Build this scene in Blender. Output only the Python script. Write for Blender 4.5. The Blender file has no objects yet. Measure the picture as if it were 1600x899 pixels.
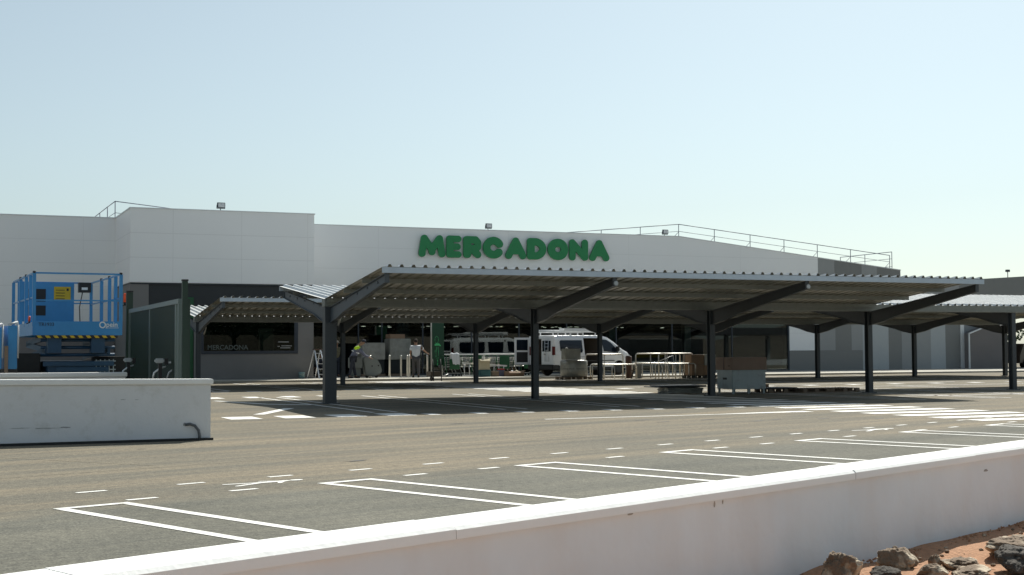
import bpy, bmesh, math, random
from mathutils import Vector, Matrix
R_ = math.radians
random.seed(7)
scene = bpy.context.scene
COL = scene.collection

# ------------------------------------------------------------------ camera, sky, sun, exposure
# world axes: X along the canopy rows and the shop front, Y away from the street, Z up, car park surface at 0
cam_d = bpy.data.cameras.new('camera'); cam = bpy.data.objects.new('camera', cam_d); COL.objects.link(cam)
CR = Matrix(((0.9185550677, 0.0137968453, 0.3950521923),
             (-0.3952623278, 0.0445153982, 0.9174890035),
             (-0.0049274518, -0.9989134229, 0.0463432178)))
rx, dn, fw = CR.col[0], CR.col[1], CR.col[2]
m = Matrix.Identity(4)
for i in range(3):
    m[i][0] = rx[i]; m[i][1] = -dn[i]; m[i][2] = -fw[i]
m[0][3], m[1][3], m[2][3] = -9.3593, -33.3331, 1.30
cam.matrix_world = m
cam_d.sensor_width = 36; cam_d.lens = 2133.2/1600*36; cam_d.clip_start = 0.1; cam_d.clip_end = 8000
scene.camera = cam

SUN = Vector((0.66, 0.65, 1.0)).normalized()
world = bpy.data.worlds.new('World'); scene.world = world; world.use_nodes = True
wn = world.node_tree.nodes; wl = world.node_tree.links
bg = wn['Background']; sky = wn.new('ShaderNodeTexSky'); sky.sky_type = 'NISHITA'; sky.sun_disc = False
sky.sun_elevation = math.asin(SUN.z); sky.sun_rotation = math.atan2(SUN.x, SUN.y)
sky.air_density = 1.0; sky.dust_density = 1.3; sky.ozone_density = 1.0; sky.altitude = 0
hs = wn.new('ShaderNodeHueSaturation'); hs.inputs['Saturation'].default_value = 0.52; wl.new(sky.outputs[0], hs.inputs['Color'])
tn = wn.new('ShaderNodeMix'); tn.data_type = 'RGBA'; tn.blend_type = 'MULTIPLY'; tn.inputs[0].default_value = 1.0
wl.new(hs.outputs[0], tn.inputs[6]); tn.inputs[7].default_value = (0.80, 0.905, 0.905, 1)
wl.new(tn.outputs[2], bg.inputs[0]); bg.inputs[1].default_value = 0.098
sun_d = bpy.data.lights.new('sun', 'SUN'); sun = bpy.data.objects.new('sun', sun_d); COL.objects.link(sun)
sun_d.energy = 4.75; sun_d.angle = R_(0.55); sun_d.color = (1.0, 0.965, 0.875)
sun.rotation_mode = 'QUATERNION'; sun.rotation_quaternion = SUN.to_track_quat('Z', 'Y'); sun.location = (20, 20, 40)
scene.view_settings.view_transform = 'Standard'; scene.view_settings.look = 'None'
scene.view_settings.exposure = 0.25; scene.view_settings.gamma = 1.0
scene.render.engine = 'CYCLES'

# ------------------------------------------------------------------ materials
def mat(name, col, rough=0.6, metal=0.0, var=0.08, scale=3.0, bump=0.0, bscale=40.0, spec=0.5, detail=4.0, stretch=None):
    M = bpy.data.materials.new(name); M.use_nodes = True
    N = M.node_tree.nodes; L = M.node_tree.links; b = N['Principled BSDF']
    b.inputs['Roughness'].default_value = rough; b.inputs['Metallic'].default_value = metal
    b.inputs['Specular IOR Level'].default_value = spec
    tc = N.new('ShaderNodeTexCoord'); nz = N.new('ShaderNodeTexNoise')
    nz.inputs['Scale'].default_value = scale; nz.inputs['Detail'].default_value = detail
    src = tc.outputs['Object']
    if stretch:
        mp = N.new('ShaderNodeMapping'); mp.inputs['Scale'].default_value = stretch; L.new(src, mp.inputs[0]); src = mp.outputs[0]
    L.new(src, nz.inputs['Vector'])
    mx = N.new('ShaderNodeMix'); mx.data_type = 'RGBA'
    mx.inputs[6].default_value = (*[c*(1-var) for c in col], 1); mx.inputs[7].default_value = (*[min(1, c*(1+var)) for c in col], 1)
    L.new(nz.outputs['Fac'], mx.inputs[0]); L.new(mx.outputs[2], b.inputs['Base Color'])
    if bump:
        n2 = N.new('ShaderNodeTexNoise'); n2.inputs['Scale'].default_value = bscale; L.new(tc.outputs['Object'], n2.inputs['Vector'])
        bp = N.new('ShaderNodeBump'); bp.inputs['Strength'].default_value = bump; bp.inputs['Distance'].default_value = 0.02
        L.new(n2.outputs['Fac'], bp.inputs['Height']); L.new(bp.outputs[0], b.inputs['Normal'])
    return M

def emis(name, col, s):
    M = bpy.data.materials.new(name); M.use_nodes = True
    b = M.node_tree.nodes['Principled BSDF']; b.inputs['Base Color'].default_value = (*col, 1)
    b.inputs['Emission Color'].default_value = (*col, 1); b.inputs['Emission Strength'].default_value = s
    return M

def glass(name, refl, tint, rough=0.0):
    M = bpy.data.materials.new(name); M.use_nodes = True
    N = M.node_tree.nodes; L = M.node_tree.links; N.remove(N['Principled BSDF'])
    t = N.new('ShaderNodeBsdfTransparent'); t.inputs[0].default_value = (*tint, 1)
    g = N.new('ShaderNodeBsdfGlossy'); g.inputs['Roughness'].default_value = rough; g.inputs['Color'].default_value = (0.88, 0.93, 0.95, 1)
    fr = N.new('ShaderNodeFresnel'); fr.inputs['IOR'].default_value = 1.5
    ad = N.new('ShaderNodeMath'); ad.operation = 'ADD'; ad.inputs[1].default_value = refl; ad.use_clamp = True
    L.new(fr.outputs[0], ad.inputs[0])
    mx = N.new('ShaderNodeMixShader'); L.new(ad.outputs[0], mx.inputs[0]); L.new(t.outputs[0], mx.inputs[1]); L.new(g.outputs[0], mx.inputs[2])
    L.new(mx.outputs[0], N['Material Output'].inputs[0])
    return M

def panel_mat(name, col, zs, z0, us=7.0, u0=0.0, corr=0.0, js=0.13):
    """painted sandwich panels: thin joints every zs metres up and every us metres along"""
    M = mat(name, col, rough=0.45, var=0.035, scale=0.35, spec=0.4)
    N = M.node_tree.nodes; L = M.node_tree.links; b = N['Principled BSDF']
    base = b.inputs['Base Color'].links[0].from_socket
    tc = N.new('ShaderNodeTexCoord'); sp = N.new('ShaderNodeSeparateXYZ'); L.new(tc.outputs['Object'], sp.inputs[0])
    def joint(sock, step, off, w):
        a = N.new('ShaderNodeMath'); a.operation = 'SUBTRACT'; L.new(sock, a.inputs[0]); a.inputs[1].default_value = off
        d = N.new('ShaderNodeMath'); d.operation = 'DIVIDE'; L.new(a.outputs[0], d.inputs[0]); d.inputs[1].default_value = step
        f = N.new('ShaderNodeMath'); f.operation = 'FRACT'; L.new(d.outputs[0], f.inputs[0])
        c = N.new('ShaderNodeMath'); c.operation = 'LESS_THAN'; L.new(f.outputs[0], c.inputs[0]); c.inputs[1].default_value = w/step
        return c.outputs[0]
    j1 = joint(sp.outputs['Z'], zs, z0, 0.03); j2 = joint(sp.outputs['X'], us, u0, 0.025)
    mxx = N.new('ShaderNodeMath'); mxx.operation = 'MAXIMUM'; L.new(j1, mxx.inputs[0]); L.new(j2, mxx.inputs[1])
    ml = N.new('ShaderNodeMath'); ml.operation = 'MULTIPLY'; L.new(mxx.outputs[0], ml.inputs[0]); ml.inputs[1].default_value = js
    mx = N.new('ShaderNodeMix'); mx.data_type = 'RGBA'; L.new(ml.outputs[0], mx.inputs[0]); L.new(base, mx.inputs[6])
    mx.inputs[7].default_value = (0.1, 0.1, 0.1, 1); L.new(mx.outputs[2], b.inputs['Base Color'])
    if corr:
        j3 = joint(sp.outputs['X'], corr, 0, corr*0.5)
        bp = N.new('ShaderNodeBump'); bp.inputs['Strength'].default_value = 0.35; bp.inputs['Distance'].default_value = 0.01
        L.new(j3, bp.inputs['Height']); L.new(bp.outputs[0], b.inputs['Normal'])
    return M

MT = {}
MT['white_panel'] = panel_mat('white_panel', (0.89, 0.90, 0.90), 1.08, 7.63-1.08*7, 7.2, 4.6, js=0.09)
MT['block_panel'] = panel_mat('block_panel', (0.91, 0.92, 0.92), 1.08, 7.63-1.08*7, 3.05, 0.7)
MT['grey_wall'] = mat('grey_render', (0.20, 0.195, 0.19), 0.8, var=0.12, scale=1.2, bump=0.15, bscale=30)
MT['dark_fascia'] = mat('dark_fascia', (0.022, 0.026, 0.030), 0.5, var=0.1)
MT['stripe_a'] = mat('stripe_light', (0.42, 0.45, 0.46), 0.5, var=0.04)
MT['stripe_b'] = mat('stripe_mid', (0.31, 0.32, 0.32), 0.5, var=0.04)
MT['stripe_c'] = mat('stripe_dark', (0.205, 0.21, 0.205), 0.5, var=0.04)
MT['brown_grey'] = mat('brown_grey', (0.19, 0.175, 0.17), 0.8, var=0.12, scale=1.0, bump=0.1)
MT['flashing'] = mat('flashing', (0.72, 0.74, 0.75), 0.35, 0.2, var=0.04)
MT['roof_sheet'] = mat('roof_sheet', (0.45, 0.46, 0.46), 0.4, 0.3)
MT['shop_floor'] = mat('shop_floor', (0.10, 0.10, 0.095), 0.25, var=0.1)
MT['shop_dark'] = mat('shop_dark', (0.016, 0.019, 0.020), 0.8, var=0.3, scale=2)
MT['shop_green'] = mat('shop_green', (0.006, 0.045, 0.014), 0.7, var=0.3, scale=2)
MT['frame'] = mat('window_frame', (0.035, 0.045, 0.060), 0.4, var=0.05)
MT['glass'] = glass('shop_glass', 0.035, (0.55, 0.62, 0.60))
MT['glass_dim'] = glass('window_glass', -0.01, (0.5, 0.58, 0.52))
MT['car_glass'] = mat('car_glass', (0.008, 0.014, 0.024), 0.08, var=0.1, spec=0.35)
MT['sign_green'] = mat('sign_green', (0.016, 0.23, 0.075), 0.42, var=0.05)
MT['sign_edge'] = mat('sign_edge', (0.008, 0.06, 0.022), 0.5)
MT['anthracite'] = mat('anthracite', (0.052, 0.060, 0.066), 0.45, var=0.15, scale=5, spec=0.5)
MT['anthra_skylit'] = mat('anthra_skylit', (0.075, 0.088, 0.10), 0.5, var=0.12, scale=5)  # anthracite for the first rafters, sky light painted in as a paler tone
MT['galv'] = mat('galvanised', (0.22, 0.225, 0.20), 0.45, 0.3, var=0.16, scale=7)
MT['galv_top'] = mat('galvanised_sheet', (0.62, 0.63, 0.62), 0.40, 0.30, var=0.10, scale=3)
MT['galv_skylit'] = mat('galvanised_skylit', (0.50, 0.57, 0.64), 0.45, 0.25, var=0.08, scale=5)  # same steel as the purlins, brightness and blue of the sky put into colour
MT['sheet_shaded'] = mat('galvanised_sheet_shaded', (0.38, 0.36, 0.30), 0.38, 0.35, var=0.12, scale=2)  # darker copy of the roof sheet for undersides, shade mixed into the colour
MT['steel'] = mat('brushed_steel', (0.62, 0.60, 0.55), 0.33, 0.75, var=0.1, scale=8)
MT['alu'] = mat('aluminium', (0.75, 0.76, 0.77), 0.35, 0.6, var=0.06)
MT['paint'] = mat('road_paint', (0.80, 0.79, 0.75), 0.7, var=0.10, scale=9, bump=0.2, bscale=90)
MT['render_white'] = mat('wall_render', (0.74, 0.75, 0.76), 0.85, var=0.07, scale=2.2, bump=0.25, bscale=18)
MT['cap_white'] = mat('cap_paint', (0.86, 0.86, 0.84), 0.7, var=0.04, scale=4, bump=0.15, bscale=20)
MT['gate_green'] = mat('gate_green', (0.012, 0.034, 0.022), 0.45, var=0.12)
MT['gate_rail'] = mat('gate_rail', (0.16, 0.20, 0.19), 0.35, 0.4, var=0.1)
MT['lift_blue'] = mat('lift_blue', (0.045, 0.25, 0.52), 0.4, var=0.12, scale=6)
MT['lift_dark'] = mat('lift_dark', (0.016, 0.060, 0.115), 0.5, var=0.2, scale=6)
MT['tyre'] = mat('tyre', (0.030, 0.028, 0.025), 0.9, var=0.2, scale=10)
MT['black'] = mat('black_plastic', (0.012, 0.012, 0.013), 0.5)
MT['yellow'] = mat('yellow_label', (0.62, 0.42, 0.02), 0.5)
MT['white'] = mat('white_paint', (0.80, 0.80, 0.79), 0.4, var=0.03)
MT['van_white'] = mat('van_white', (0.78, 0.79, 0.80), 0.22, var=0.02, spec=0.6)
MT['van_dark'] = mat('van_plastic', (0.022, 0.023, 0.025), 0.6)
MT['lining'] = mat('van_lining', (0.10, 0.085, 0.07), 0.9)
MT['red_lens'] = mat('red_lens', (0.11, 0.010, 0.012), 0.25)
MT['clear_lens'] = mat('clear_lens', (0.65, 0.68, 0.70), 0.15)
MT['orange'] = mat('orange_lens', (0.85, 0.10, 0.02), 0.3)
MT['orange_dull'] = mat('orange_dull', (0.10, 0.050, 0.033), 0.6)
MT['carton'] = mat('cardboard', (0.26, 0.17, 0.11), 0.85, var=0.14, scale=4, bump=0.1)
MT['carton_pale'] = mat('pale_cardboard', (0.45, 0.40, 0.28), 0.85, var=0.1, scale=4)
MT['wood'] = mat('pallet_wood', (0.20, 0.15, 0.11), 0.9, var=0.25, scale=6, stretch=(1, 8, 8))
MT['galv_box'] = mat('zinc_box', (0.33, 0.38, 0.39), 0.5, 0.3, var=0.15, scale=3)
MT['film'] = mat('wrap_film', (0.30, 0.30, 0.275), 0.28, 0.2, var=0.45, scale=4, bump=1.0, bscale=7)
MT['teal'] = mat('teal_crate', (0.02, 0.10, 0.11), 0.5)
MT['trolley_green'] = mat('trolley_green', (0.008, 0.085, 0.03), 0.45)
MT['bucket'] = mat('bucket_blue', (0.20, 0.32, 0.34), 0.5)
MT['machine'] = mat('machine_grey', (0.17, 0.19, 0.185), 0.6, var=0.1)
MT['skin'] = mat('skin', (0.30, 0.17, 0.11), 0.6, var=0.06)
MT['hair'] = mat('hair', (0.03, 0.022, 0.018), 0.9)
MT['tshirt'] = mat('white_cotton', (0.62, 0.64, 0.66), 0.9, var=0.05, bump=0.3, bscale=14)
MT['trouser_grey'] = mat('grey_trousers', (0.075, 0.072, 0.075), 0.9, var=0.1, bump=0.3, bscale=14)
MT['trouser_navy'] = mat('navy_trousers', (0.025, 0.030, 0.045), 0.9, var=0.1)
MT['hivis'] = mat('hivis_yellow', (0.55, 0.85, 0.02), 0.8, var=0.04)
MT['grey_cloth'] = mat('grey_cloth', (0.14, 0.15, 0.21), 0.9, var=0.08)
MT['khaki'] = mat('khaki_cloth', (0.14, 0.12, 0.07), 0.9, var=0.1)
MT['beige'] = mat('beige_hat', (0.35, 0.30, 0.24), 0.9)
MT['cap_grey'] = mat('grey_cap', (0.18, 0.17, 0.18), 0.9)
MT['shoe'] = mat('shoe', (0.02, 0.018, 0.017), 0.7)
MT['foliage'] = mat('foliage', (0.045, 0.085, 0.03), 0.8, var=0.4, scale=2)
MT['bark'] = mat('bark', (0.10, 0.07, 0.05), 0.9)
MT['brown_car'] = mat('brown_car', (0.05, 0.035, 0.025), 0.3)

def asphalt_mat():
    M = bpy.data.materials.new('asphalt'); M.use_nodes = True
    N = M.node_tree.nodes; L = M.node_tree.links; b = N['Principled BSDF']
    b.inputs['Roughness'].default_value = 0.92; b.inputs['Specular IOR Level'].default_value = 0.25
    tc = N.new('ShaderNodeTexCoord'); P = tc.outputs['Object']
    def noise(scale, sx=1, sy=1, rot=0, det=4, rough=0.55):
        mp = N.new('ShaderNodeMapping'); mp.inputs['Rotation'].default_value = (0, 0, rot); 
        L.new(P, mp.inputs[0]); m2 = N.new('ShaderNodeMapping'); m2.inputs['Scale'].default_value = (sx, sy, 1); L.new(mp.outputs[0], m2.inputs[0])
        nz = N.new('ShaderNodeTexNoise'); nz.inputs['Scale'].default_value = scale; nz.inputs['Detail'].default_value = det
        nz.inputs['Roughness'].default_value = rough; L.new(m2.outputs[0], nz.inputs['Vector']); return nz.outputs['Fac']
    def ramp(fac, a, c, lo=(0, 0, 0), hi=(1, 1, 1)):
        r = N.new('ShaderNodeValToRGB'); r.color_ramp.elements[0].position = a; r.color_ramp.elements[1].position = c
        r.color_ramp.elements[0].color = (*lo, 1); r.color_ramp.elements[1].color = (*hi, 1); L.new(fac, r.inputs[0]); return r.outputs[0]
    def mixc(f, a, c, kind='MIX'):
        mx = N.new('ShaderNodeMix'); mx.data_type = 'RGBA'; mx.blend_type = kind
        for s, v in ((0, f), (6, a), (7, c)):
            if hasattr(v, 'links'): L.new(v, mx.inputs[s])
            else: mx.inputs[s].default_value = v if s == 0 else (*v, 1)
        return mx.outputs[2]
    # aisle mask: dusty where cars drive (between the bays and the canopies), greyer at the bays by the wall
    sp = N.new('ShaderNodeSeparateXYZ'); L.new(P, sp.inputs[0])
    k = N.new('ShaderNodeMath'); k.operation = 'MULTIPLY_ADD'; L.new(sp.outputs['X'], k.inputs[0]); k.inputs[1].default_value = -0.392; L.new(sp.outputs['Y'], k.inputs[2])
    wob = N.new('ShaderNodeMath'); wob.operation = 'MULTIPLY_ADD'; L.new(noise(0.5), wob.inputs[0]); wob.inputs[1].default_value = 1.6; L.new(k.outputs[0], wob.inputs[2])
    mr = N.new('ShaderNodeMapRange'); L.new(wob.outputs[0], mr.inputs[0]); mr.inputs[1].default_value = -17.7; mr.inputs[2].default_value = -17.0
    dust = mixc(ramp(noise(0.35, 1, 3.5, -0.30, 5), 0.30, 0.72), (0.150, 0.137, 0.112), (0.225, 0.190, 0.140))
    tracks = ramp(noise(1.3, 0.10, 1.0, -0.33, 6, 0.6), 0.42, 0.62)
    dust = mixc(0.55, dust, mixc(tracks, (0.128, 0.124, 0.106), (0.260, 0.215, 0.155)))
    bays = mixc(ramp(noise(0.45, det=5), 0.35, 0.7), (0.114, 0.112, 0.096), (0.168, 0.162, 0.138))
    c = mixc(mr.outputs[0], bays, dust)
    grain = N.new('ShaderNodeTexNoise'); grain.inputs['Scale'].default_value = 55; grain.inputs['Detail'].default_value = 2; L.new(P, grain.inputs['Vector'])
    c = mixc(0.9, c, ramp(grain.outputs['Fac'], 0.30, 0.70, (0.30, 0.30, 0.30), (0.68, 0.68, 0.66)), 'OVERLAY')
    c = mixc(0.8, c, ramp(noise(15, det=3), 0.32, 0.68, (0.36, 0.36, 0.36), (0.63, 0.63, 0.61)), 'OVERLAY')
    c = mixc(0.32, c, ramp(noise(2.0, 0.05, 1.2, -0.36, 5, 0.7), 0.40, 0.60, (0.36, 0.37, 0.38), (0.66, 0.64, 0.60)), 'OVERLAY')
    spots = ramp(noise(2.2, 1, 1, 0, 2), 0.26, 0.29, (0.25, 0.25, 0.25), (1, 1, 1))
    c = mixc(0.5, c, spots, 'MULTIPLY')
    L.new(c, b.inputs['Base Color'])
    bp = N.new('ShaderNodeBump'); bp.inputs['Strength'].default_value = 0.5; bp.inputs['Distance'].default_value = 0.01
    L.new(grain.outputs['Fac'], bp.inputs['Height']); L.new(bp.outputs[0], b.inputs['Normal'])
    return M
MT['asphalt'] = asphalt_mat()
def wear(name, dirt, a, b2):
    M = MT[name]; N = M.node_tree.nodes; L = M.node_tree.links; bs = N['Principled BSDF']
    base = bs.inputs['Base Color'].links[0].from_socket
    tc = N.new('ShaderNodeTexCoord'); nz = N.new('ShaderNodeTexNoise'); nz.inputs['Scale'].default_value = 3.2; nz.inputs['Detail'].default_value = 9; nz.inputs['Roughness'].default_value = 0.72
    L.new(tc.outputs['Object'], nz.inputs['Vector'])
    r = N.new('ShaderNodeValToRGB'); r.color_ramp.elements[0].position = a; r.color_ramp.elements[1].position = b2; L.new(nz.outputs['Fac'], r.inputs[0])
    mx = N.new('ShaderNodeMix'); mx.data_type = 'RGBA'; L.new(r.outputs[0], mx.inputs[0]); L.new(base, mx.inputs[6]); mx.inputs[7].default_value = (*dirt, 1)
    L.new(mx.outputs[2], bs.inputs['Base Color'])
wear('paint', (0.38, 0.35, 0.29), 0.56, 0.72)
wear('galv_box', (0.20, 0.20, 0.19), 0.5, 0.75)
wear('render_white', (0.60, 0.60, 0.58), 0.52, 0.75)
MT['concrete'] = mat('pavement_concrete', (0.40, 0.375, 0.32), 0.85, var=0.16, scale=0.8, bump=0.1)
MT['soil'] = mat('soil', (0.40, 0.215, 0.12), 0.95, var=0.38, scale=22, bump=1.0, bscale=45, detail=8)

def rock_mat():
    M = mat('rock', (0.19, 0.135, 0.09), 0.9, var=0.5, scale=9, bump=1.0, bscale=30)
    N = M.node_tree.nodes; L = M.node_tree.links; b = N['Principled BSDF']
    base = b.inputs['Base Color'].links[0].from_socket
    tc = N.new('ShaderNodeTexCoord'); nz = N.new('ShaderNodeTexNoise'); nz.inputs['Scale'].default_value = 6.5; nz.inputs['Detail'].default_value = 6
    L.new(tc.outputs['Object'], nz.inputs['Vector'])
    r = N.new('ShaderNodeValToRGB'); r.color_ramp.elements[0].position = 0.50; r.color_ramp.elements[1].position = 0.60; L.new(nz.outputs['Fac'], r.inputs[0])
    mx = N.new('ShaderNodeMix'); mx.data_type = 'RGBA'; L.new(r.outputs[0], mx.inputs[0]); L.new(base, mx.inputs[6]); mx.inputs[7].default_value = (0.52, 0.44, 0.33, 1)
    L.new(mx.outputs[2], b.inputs['Base Color']); return M
MT['rock'] = rock_mat()
MT['rock_dark'] = mat('rock_dark', (0.075, 0.065, 0.055), 0.95, var=0.6, scale=12, bump=1.0, bscale=30)

def stained_wall_mat():
    M = mat('street_wall_render', (0.765, 0.805, 0.83), 0.88, var=0.08, scale=1.6, bump=0.5, bscale=7, detail=6)
    N = M.node_tree.nodes; L = M.node_tree.links; b = N['Principled BSDF']
    base = b.inputs['Base Color'].links[0].from_socket
    tc = N.new('ShaderNodeTexCoord')
    mp = N.new('ShaderNodeMapping'); mp.inputs['Scale'].default_value = (1, 1, 0.35); L.new(tc.outputs['Object'], mp.inputs[0])
    nz = N.new('ShaderNodeTexNoise'); nz.inputs['Scale'].default_value = 2.6; nz.inputs['Detail'].default_value = 7; L.new(mp.outputs[0], nz.inputs['Vector'])
    r = N.new('ShaderNodeValToRGB'); r.color_ramp.elements[0].position = 0.45; r.color_ramp.elements[1].position = 0.75; L.new(nz.outputs['Fac'], r.inputs[0])
    ml = N.new('ShaderNodeMath'); ml.operation = 'MULTIPLY'; L.new(r.outputs[0], ml.inputs[0]); ml.inputs[1].default_value = 0.45
    mx = N.new('ShaderNodeMix'); mx.data_type = 'RGBA'; L.new(ml.outputs[0], mx.inputs[0]); L.new(base, mx.inputs[6]); mx.inputs[7].default_value = (0.70, 0.67, 0.64, 1)
    L.new(mx.outputs[2], b.inputs['Base Color']); return M
MT['street_wall'] = stained_wall_mat()

# ------------------------------------------------------------------ mesh helpers
def thing(name, label, cat, loc=(0, 0, 0), rz=0.0, group=None):
    o = bpy.data.objects.new(name, None); COL.objects.link(o); o.location = loc; o.rotation_euler = (0, 0, rz)
    o.empty_display_size = 0.3
    o['label'] = label; o['category'] = cat
    if group: o['group'] = group
    return o

def tag(o, label, cat, group=None):
    o['label'] = label; o['category'] = cat
    if group: o['group'] = group
    return o

class MB:
    def __init__(s): s.bm = bmesh.new(); s.mats = []
    def _mi(s, m):
        if m is None: return 0
        if m not in s.mats: s.mats.append(m)
        return s.mats.index(m)
    def poly(s, pts, faces, m=None):
        mi = s._mi(m); vs = [s.bm.verts.new(p) for p in pts]
        for f in faces:
            try:
                fc = s.bm.faces.new([vs[i] for i in f]); fc.material_index = mi
            except ValueError: pass
        return vs
    def box(s, x0, x1, y0, y1, z0, z1, m=None, M=None):
        p = [Vector(q) for q in ((x0,y0,z0),(x1,y0,z0),(x1,y1,z0),(x0,y1,z0),(x0,y0,z1),(x1,y0,z1),(x1,y1,z1),(x0,y1,z1))]
        if M: p = [M @ q for q in p]
        s.poly(p, [(0,3,2,1),(4,5,6,7),(0,1,5,4),(1,2,6,5),(2,3,7,6),(3,0,4,7)], m); return s
    def prism(s, pts, axis, a, b, m=None):
        """pts 2D outline; axis 'x': pts are (y,z); 'y': (x,z); 'z': (x,y)"""
        def P(q, t):
            return {'x': (t, q[0], q[1]), 'y': (q[0], t, q[1]), 'z': (q[0], q[1], t)}[axis]
        n = len(pts); v = [P(q, a) for q in pts] + [P(q, b) for q in pts]
        s.poly(v, [tuple(range(n))[::-1], tuple(range(n, 2*n))] + [(i, (i+1) % n, n+(i+1) % n, n+i) for i in range(n)], m); return s
    def bar(s, p, q, w, h=None, m=None, up=(0, 0, 1)):
        p = Vector(p); q = Vector(q); h = h or w; d = (q-p)
        if d.length < 1e-6: return s
        d.normalize(); up = Vector(up)
        if abs(d.dot(up)) > 0.98: up = Vector((0, 1, 0))
        sd = d.cross(up).normalized(); u2 = sd.cross(d)
        c = [(-w/2, -h/2), (w/2, -h/2), (w/2, h/2), (-w/2, h/2)]
        v = [p + sd*a + u2*b for a, b in c] + [q + sd*a + u2*b for a, b in c]
        s.poly(v, [(3,2,1,0),(4,5,6,7),(0,1,5,4),(1,2,6,5),(2,3,7,6),(3,0,4,7)], m); return s
    def tube(s, pts, r, n=8, m=None, rs=None, cap=True):
        pts = [Vector(p) for p in pts]; rings = []; mi = s._mi(m)
        prev = None
        for i, p in enumerate(pts):
            d = (pts[min(i+1, len(pts)-1)] - pts[max(i-1, 0)]).normalized()
            ref = Vector((0, 0, 1)) if abs(d.z) < 0.95 else Vector((0, 1, 0))
            if prev is not None: 
                a = (prev - d*prev.dot(d)); a = a.normalized() if a.length > 1e-4 else d.cross(ref).normalized()
            else: a = d.cross(ref).normalized()
            prev = a; bb = d.cross(a); rr = rs[i] if rs else r
            rings.append([s.bm.verts.new(p + a*rr*math.cos(2*math.pi*k/n) + bb*rr*math.sin(2*math.pi*k/n)) for k in range(n)])
        for i in range(len(rings)-1):
            for k in range(n):
                f = s.bm.faces.new((rings[i][k], rings[i][(k+1) % n], rings[i+1][(k+1) % n], rings[i+1][k])); f.material_index = mi; f.smooth = True
        if cap:
            for rg in (rings[0][::-1], rings[-1]):
                f = s.bm.faces.new(rg); f.material_index = mi
        return s
    def lathe(s, prof, n=16, m=None, c=(0, 0, 0), axis='z', flat=False):
        mi = s._mi(m); rings = []
        def P(r, t, a):
            x, y = r*math.cos(a), r*math.sin(a)
            return {'z': (c[0]+x, c[1]+y, c[2]+t), 'y': (c[0]+x, c[1]+t, c[2]+y), 'x': (c[0]+t, c[1]+x, c[2]+y)}[axis]
        for r, t in prof: rings.append([s.bm.verts.new(P(max(r, 1e-4), t, 2*math.pi*k/n)) for k in range(n)])
        for i in range(len(rings)-1):
            for k in range(n):
                f = s.bm.faces.new((rings[i][k], rings[i][(k+1) % n], rings[i+1][(k+1) % n], rings[i+1][k])); f.material_index = mi; f.smooth = not flat
        for rg in (rings[0][::-1], rings[-1]):
            f = s.bm.faces.new(rg); f.material_index = mi
        return s
    def build(s, name, m=None, parent=None, bevel=0.0, loc=None, rz=None, kind=None, smooth=False):
        bmesh.ops.recalc_face_normals(s.bm, faces=s.bm.faces)
        if bevel:
            bmesh.ops.bevel(s.bm, geom=[e for e in s.bm.edges if e.calc_face_angle(0) > 0.5], offset=bevel, segments=2, affect='EDGES', clamp_overlap=True)
        me = bpy.data.meshes.new(name); s.bm.to_mesh(me); s.bm.free()
        if smooth:
            for p in me.polygons: p.use_smooth = True
        o = bpy.data.objects.new(name, me); COL.objects.link(o)
        for mm in (s.mats or [m]): me.materials.append(MT[mm] if isinstance(mm, str) else mm)
        if parent: o.parent = parent
        if loc: o.location = loc
        if rz is not None: o.rotation_euler = (0, 0, rz)
        if kind: o['kind'] = kind
        return o

def copy_tree(o, parent=None, loc=None, rz=None, label=None):
    c = o.copy(); COL.objects.link(c)
    c.parent = parent
    if loc is not None: c.location = loc
    if rz is not None: c.rotation_euler = (0, 0, rz)
    if label: c['label'] = label
    for ch in list(o.children): copy_tree(ch, c)
    return c

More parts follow.
